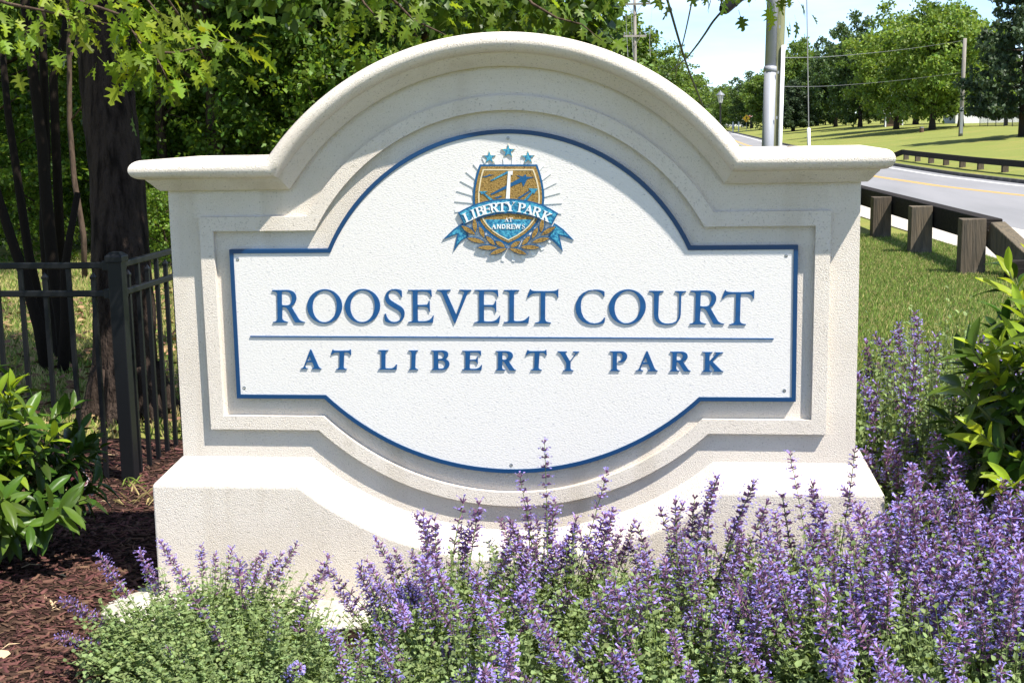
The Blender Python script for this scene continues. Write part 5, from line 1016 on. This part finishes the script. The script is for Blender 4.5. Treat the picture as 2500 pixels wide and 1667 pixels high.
def spike_at(parent, base, tip, me, L, spin):
    b, t_ = Vector(base), Vector(tip); d = t_-b; s = d.length/L; z = d.normalized(); x = Vector((cos(spin), sin(spin), 0)); x = (x-z*x.dot(z)).normalized(); y = z.cross(x); w_ = min(1.15, max(.85, s))
    return link('flower_spike', me, parent, Matrix(((x.x*w_, y.x*w_, z.x*s, b.x), (x.y*w_, y.y*w_, z.y*s, b.y), (x.z*w_, y.z*w_, z.z*s, b.z), (0, 0, 0, 1))))
def catmint_mass(seed, R, H, n, nst):
    """leafy upright stems with paired leaves of mixed size, plus filler leaves low down"""
    g_ = np.random.default_rng(seed); a = g_.uniform(0, 2*pi, n); rr = np.sqrt(g_.random(n)); z = g_.random(n)**.8*.72
    dome = np.sqrt(np.clip(1-rr**2*.85, 0, 1)); P = [np.stack([np.cos(a)*rr*R, np.sin(a)*rr*R, z*H*dome+.012], 1)]
    D = [np.stack([np.cos(a)*.8, np.sin(a)*.8, g_.normal(.2, .45, n)], 1)+g_.normal(0, .7, (n, 3))]; N = [g_.normal(0, .55, (n, 3))+np.array([0, 0, 1.0])]; S = [g_.uniform(.010, .026, n)]; mb = MB()
    for k in range(nst):
        q = g_.random()*6.283; r1 = R*sqrt(g_.random())*1.08; h1 = H*sqrt(max(0.06, 1-(r1/(R*1.1))**2*.85))*g_.uniform(.75, 1.28); lx, ly = g_.normal(0, .02), g_.normal(0, .02)
        p0 = np.array([cos(q)*r1*.55, sin(q)*r1*.55, .01]); p1 = np.array([cos(q)*r1*.85+lx*.4, sin(q)*r1*.85+ly*.4, h1*.55]); p2 = np.array([cos(q)*r1*1.04+lx, sin(q)*r1*1.04+ly, h1])
        mb.tube([p0, p1, p2], [.0017, .0015, .0008], 4, cap=False); a0 = g_.random()*6.28
        for j in range(9):
            t = .22+.78*j/8; c_ = (1-t)**2*p0+2*t*(1-t)*p1+t*t*p2; sz = (.028*(1-.62*t)+.004)*g_.uniform(.7, 1.25); a1 = a0+j*pi/2
            for s_ in (0, pi):
                P.append(c_[None]); D.append(np.array([[cos(a1+s_), sin(a1+s_), .35+.5*t-g_.random()*.5]])); N.append(np.array([[g_.normal(0, .2), g_.normal(0, .2), 1.0]])-.4*D[-1]*.3); S.append(np.array([sz]))
    P, D, N, S = np.concatenate(P), np.concatenate(D), np.concatenate(N), np.concatenate(S)
    V, F = scatter(P, D, N, S, OVATE*np.array([1.2, 1, 1]), OVATE_F); m = len(V)
    V = np.concatenate([V, np.array([tuple(p) for p in mb.v])]); F = np.concatenate([F, np.array(mb.f)+m]); mi = np.concatenate([np.zeros(len(F)-len(mb.f), int), np.ones(len(mb.f), int)])
    return np_mesh('catmint_foliage', V, F, [M['nep_leaf'], M['stem_green']], mi)
MASS = [catmint_mass(100+i, .36, .34, 3400, 230) for i in range(4)]
def catmint(label, x, y, R, H, nsp, seed, spread=1.0, tips=(), hs=1.0, flower=.30):
    r_ = random.Random(seed); zb0 = bed_z(x, y) if y < 2 else 0.0
    t = thing('catmint_plant', label, 'catmint', (x, y, zb0), 0, 'catmint planted round the sign')
    o = link('foliage', MASS[seed % 4], t, Matrix.Diagonal((R/.36, R/.36, H/.34, 1)) @ Matrix.Rotation(seed*1.1, 4, 'Z')); o['kind'] = 'stuff'
    for k in range(nsp):
        a = r_.uniform(0, 6.283); rr = sqrt(r_.random())*R*1.05*spread; h0 = H*sqrt(max(.05, 1-(rr/(R*1.1))**2*.8))
        hh = (h0*.82+flower*r_.uniform(.30, 1.05)*.62)*hs; base = (cos(a)*rr*.62, sin(a)*rr*.62, h0*.28); tip = (cos(a)*rr*1.15+r_.gauss(0, .045), sin(a)*rr*1.15+r_.gauss(0, .045), hh)
        spike_at(t, base, tip, SPK[r_.randrange(12)], .34, r_.uniform(0, 6.28))
    for (u, v, yy, tall) in tips:
        tp2 = on_y(u, v, yy); tp2 = Vector((tp2[0]-x, tp2[1]-y, tp2[2]-zb0)); bl = tp2*.35; bl.z = max(.05, tp2.z-.38)
        spike_at(t, bl, tp2, SPK_TALL[r_.randrange(3)] if tall else SPK[r_.randrange(12)], .42 if tall else .34, r_.uniform(0, 6.28))
    return t
catmint('thin green catmint before the left end of the plinth, few flowers', -.86, -.60, .36, .24, 1, 1, tips=[(232, 1380, -.55, 0), (333, 1366, -.4, 0), (441, 1319, -.35, 0), (493, 1342, -.4, 0), (571, 1340, -.35, 0), (600, 1348, -.35, 0), (648, 1346, -.35, 0), (675, 1354, -.45, 0), (727, 1338, -.35, 0), (166, 1478, -.6, 0), (143, 1570, -.75, 0), (540, 1358, -.4, 0), (406, 1381, -.4, 0), (640, 1400, -.55, 0)], flower=.18)
catmint('low green catmint at the bottom edge left of the flowers', -.60, -.92, .32, .25, 2, 2, tips=[(797, 1358, -.5, 0), (520, 1530, -.8, 0), (400, 1585, -.85, 0), (690, 1500, -.8, 0), (570, 1380, -.5, 0), (460, 1400, -.6, 0)], flower=.18)
catmint('dense purple catmint left of the middle, leaning over the footing', -.10, -.58, .29, .31, 36, 3, tips=[(924, 1319, -.45, 0), (986, 1296, -.4, 0), (1048, 1277, -.4, 0), (1075, 1238, -.45, 0), (1137, 1288, -.4, 0), (1154, 1234, -.4, 0), (900, 1440, -.6, 0), (905, 1400, -.6, 0), (950, 1370, -.5, 0), (1010, 1350, -.5, 0)])
catmint('catmint with the single tallest flower spikes reaching the blue border', .17, -.50, .32, .32, 22, 4, tips=[(1336, 1081, -.42, 1), (1280, 1161, -.40, 1), (1265, 1304, -.4, 0), (1222, 1339, -.4, 0), (1284, 1269, -.4, 0), (1412, 1269, -.4, 0), (1458, 1257, -.4, 0), (1487, 1159, -.42, 1), (1489, 1254, -.4, 0), (1505, 1269, -.4, 0), (1340, 1230, -.42, 0), (1350, 1290, -.42, 0)])
catmint('catmint in front of the middle plinth at the bottom edge', .05, -.98, .36, .31, 22, 5)
catmint('catmint under the right half of the lettering', .60, -.50, .36, .34, 32, 6, tips=[(1570, 1288, -.4, 0), (1632, 1230, -.4, 0), (1694, 1168, -.4, 0), (1671, 1226, -.4, 0), (1740, 1190, -.4, 0), (1807, 1172, -.4, 0), (1861, 1230, -.4, 0)])
catmint('catmint below the right end at the bottom edge', .55, -.95, .36, .34, 28, 7)
catmint('catmint before the right corner of the plinth with two tall spikes', .98, -.42, .34, .34, 38, 8, tips=[(1940, 1109, -.36, 1), (2001, 1197, -.36, 0), (1902, 1219, -.36, 0), (1972, 1240, -.36, 0), (2098, 1104, -.3, 1), (2078, 1235, -.36, 0)])
catmint('purple catmint in the lower right corner', 1.08, -.92, .38, .40, 58, 9, hs=1.05)
catmint('flowering catmint just outside the right side of the plinth', 1.45, -.30, .36, .40, 66, 10, hs=1.10)
catmint('catmint at the bottom right edge below the laurel', 1.62, -.62, .36, .42, 64, 11, hs=1.10)
catmint('catmint in front of the right laurel', 1.45, .22, .32, .40, 36, 12, hs=1.05)
catmint('leafy catmint beside the right edge of the sign body', 1.44, .80, .38, .62, 26, 13, flower=.28)
catmint('catmint furthest back before the lawn at the right', 1.62, 1.42, .46, .68, 34, 14, flower=.32, tips=[(2239, 772, 1.4, 0), (2150, 820, 1.4, 0), (2200, 815, 1.4, 0)])
catmint('leafy catmint between the sign and the right laurel', 1.78, .92, .36, .58, 22, 17, flower=.28)
catmint('sparse catmint between the bottom edge clumps', -.28, -1.12, .28, .24, 7, 15)
catmint('catmint against the lower frame near the right clump', 1.30, -1.15, .36, .40, 60, 16)

# ------------------------------------------------------------------ small plants and litter in the bed
def pansy(label, x, y):
    t = thing('pansy_plant', label, 'pansy', (x, y, bed_z(x, y))); lf = MB()
    for k in range(16):
        a = k*2.4; r1 = .03+.05*random.random(); p = Vector((cos(a)*r1, sin(a)*r1, .03+.04*random.random())); d = Vector((cos(a), sin(a), .3)); xx = Vector((-sin(a), cos(a), 0))
        lf.add([p, p+d*.02+xx*.010, p+d*.042, p+d*.02-xx*.010], [(0, 1, 2, 3)])
    lf.build('leaves', M['nep_leaf'], t)
    for k in range(7):
        a = k*2.4+x; c = Vector((cos(a)*.06*random.random()*1.5, sin(a)*.07*random.random()-.02, .09+.05*random.random())); mb = MB(); f = Vector((random.gauss(0, .4), -1, .5)).normalized(); sx = f.cross(Vector((0, 0, 1))).normalized(); sy = sx.cross(f)
        for q in range(5):
            b = q*2*pi/5+pi/2; dd = sx*cos(b)+sy*sin(b); ee = sx*-sin(b)+sy*cos(b); mb.add([c, c+dd*.012+ee*.012, c+dd*.027+ee*.008+f*.003, c+dd*.027-ee*.008+f*.003, c+dd*.012-ee*.012], [(0, 1, 2, 3, 4)])
        fl = mb.build('flower', M['pansy_pale' if k in (1, 4) else 'pansy_dark'], t); MB().tube([c-f*.002, c-f*.004-Vector((0, 0, .06))], .0012, 4).build('stalk', M['stem_green'], fl)
pansy('dark red pansies at the foot of the fence, nearer the corner post', -2.03, 1.12); pansy('dark red pansies half under the left laurel', -1.93, .88)
def tuft(name, label, x, y, n, h, m, cat):
    t = thing(name, label, cat, (x, y, bed_z(x, y)))
    for k in range(n):
        a = random.random()*6.28; l_ = h*random.uniform(.5, 1.1); d = Vector((cos(a)*.7, sin(a)*.7, random.uniform(.15, 1))); xx = Vector((-sin(a), cos(a), 0)); p = Vector((random.gauss(0, h*.3), random.gauss(0, h*.3), 0))
        MB().add([p-xx*.003, p+xx*.003, p+d*l_*.5+xx*.004, p+d*l_*.85-Vector((0, 0, l_*.15)), p+d*l_*.5-xx*.004], [(0, 1, 2, 3, 4)]).build('blade', m, t)
tuft('weed_tuft', 'green weed sprouting at the base of the corner post', -1.92, 1.40, 14, .10, M['blade'], 'weed')
tuft('weed_tuft', 'yellowish weed lying on the mulch in front of the corner post', -1.78, 1.16, 16, .13, M['blade_dry'], 'weed')
tuft('dry_weed', 'orange dry weed beside the left edge of the plinth', -1.50, 1.30, 22, .10, M['dry_stem'], 'weed')
tuft('dry_weed', 'small straw coloured tuft on the front mulch', -1.52, -.22, 12, .06, M['straw'], 'weed')
def dry_leaf(label, u, v, rot, sz, m):
    p = hit(u, v); mb = MB(); T_ = [Vector((t[0]*1.4, t[1]-.5, abs(t[0])*.5))*sz for t in OVATE]; mb.add(T_, [(0, 1, 2, 3), (0, 3, 4, 5)]); o = mb.build('dry_leaf', m, None); o.location = (p[0], p[1], bed_z(p[0], p[1])+.014); o.rotation_euler = (.2, .15, rot); return tag(o, label, 'leaf')
dry_leaf('tan dry leaf at the lower left corner of the mulch', 8, 1632, .6, .055, M['straw']); dry_leaf('pale curled leaf on the mulch left of the catmint', 155, 1455, 1.4, .032, M['straw'])
def twig(label, u, v, rot, ln):
    p = hit(u, v); o = MB().tube([(-ln/2, 0, 0), (-ln*.1, ln*.06, .008), (ln*.25, ln*.02, .004), (ln/2, ln*.1, .0)], [.0016, .002, .0018, .001], 5).build('twig', M['straw'], None, smooth_=True); o.location = (p[0], p[1], bed_z(p[0], p[1])+.018); o.rotation_euler = (0, 0, rot); return tag(o, label, 'twig')
twig('pale twig on the mulch under the left laurel', 80, 1418, .5, .07); twig('bent straw on the mulch before the fence pickets', 268, 1135, .4, .09); twig('pale stick on the front left mulch', 30, 1610, .9, .06); twig('short straw on the mulch near the post base', 255, 1243, -.2, .05)
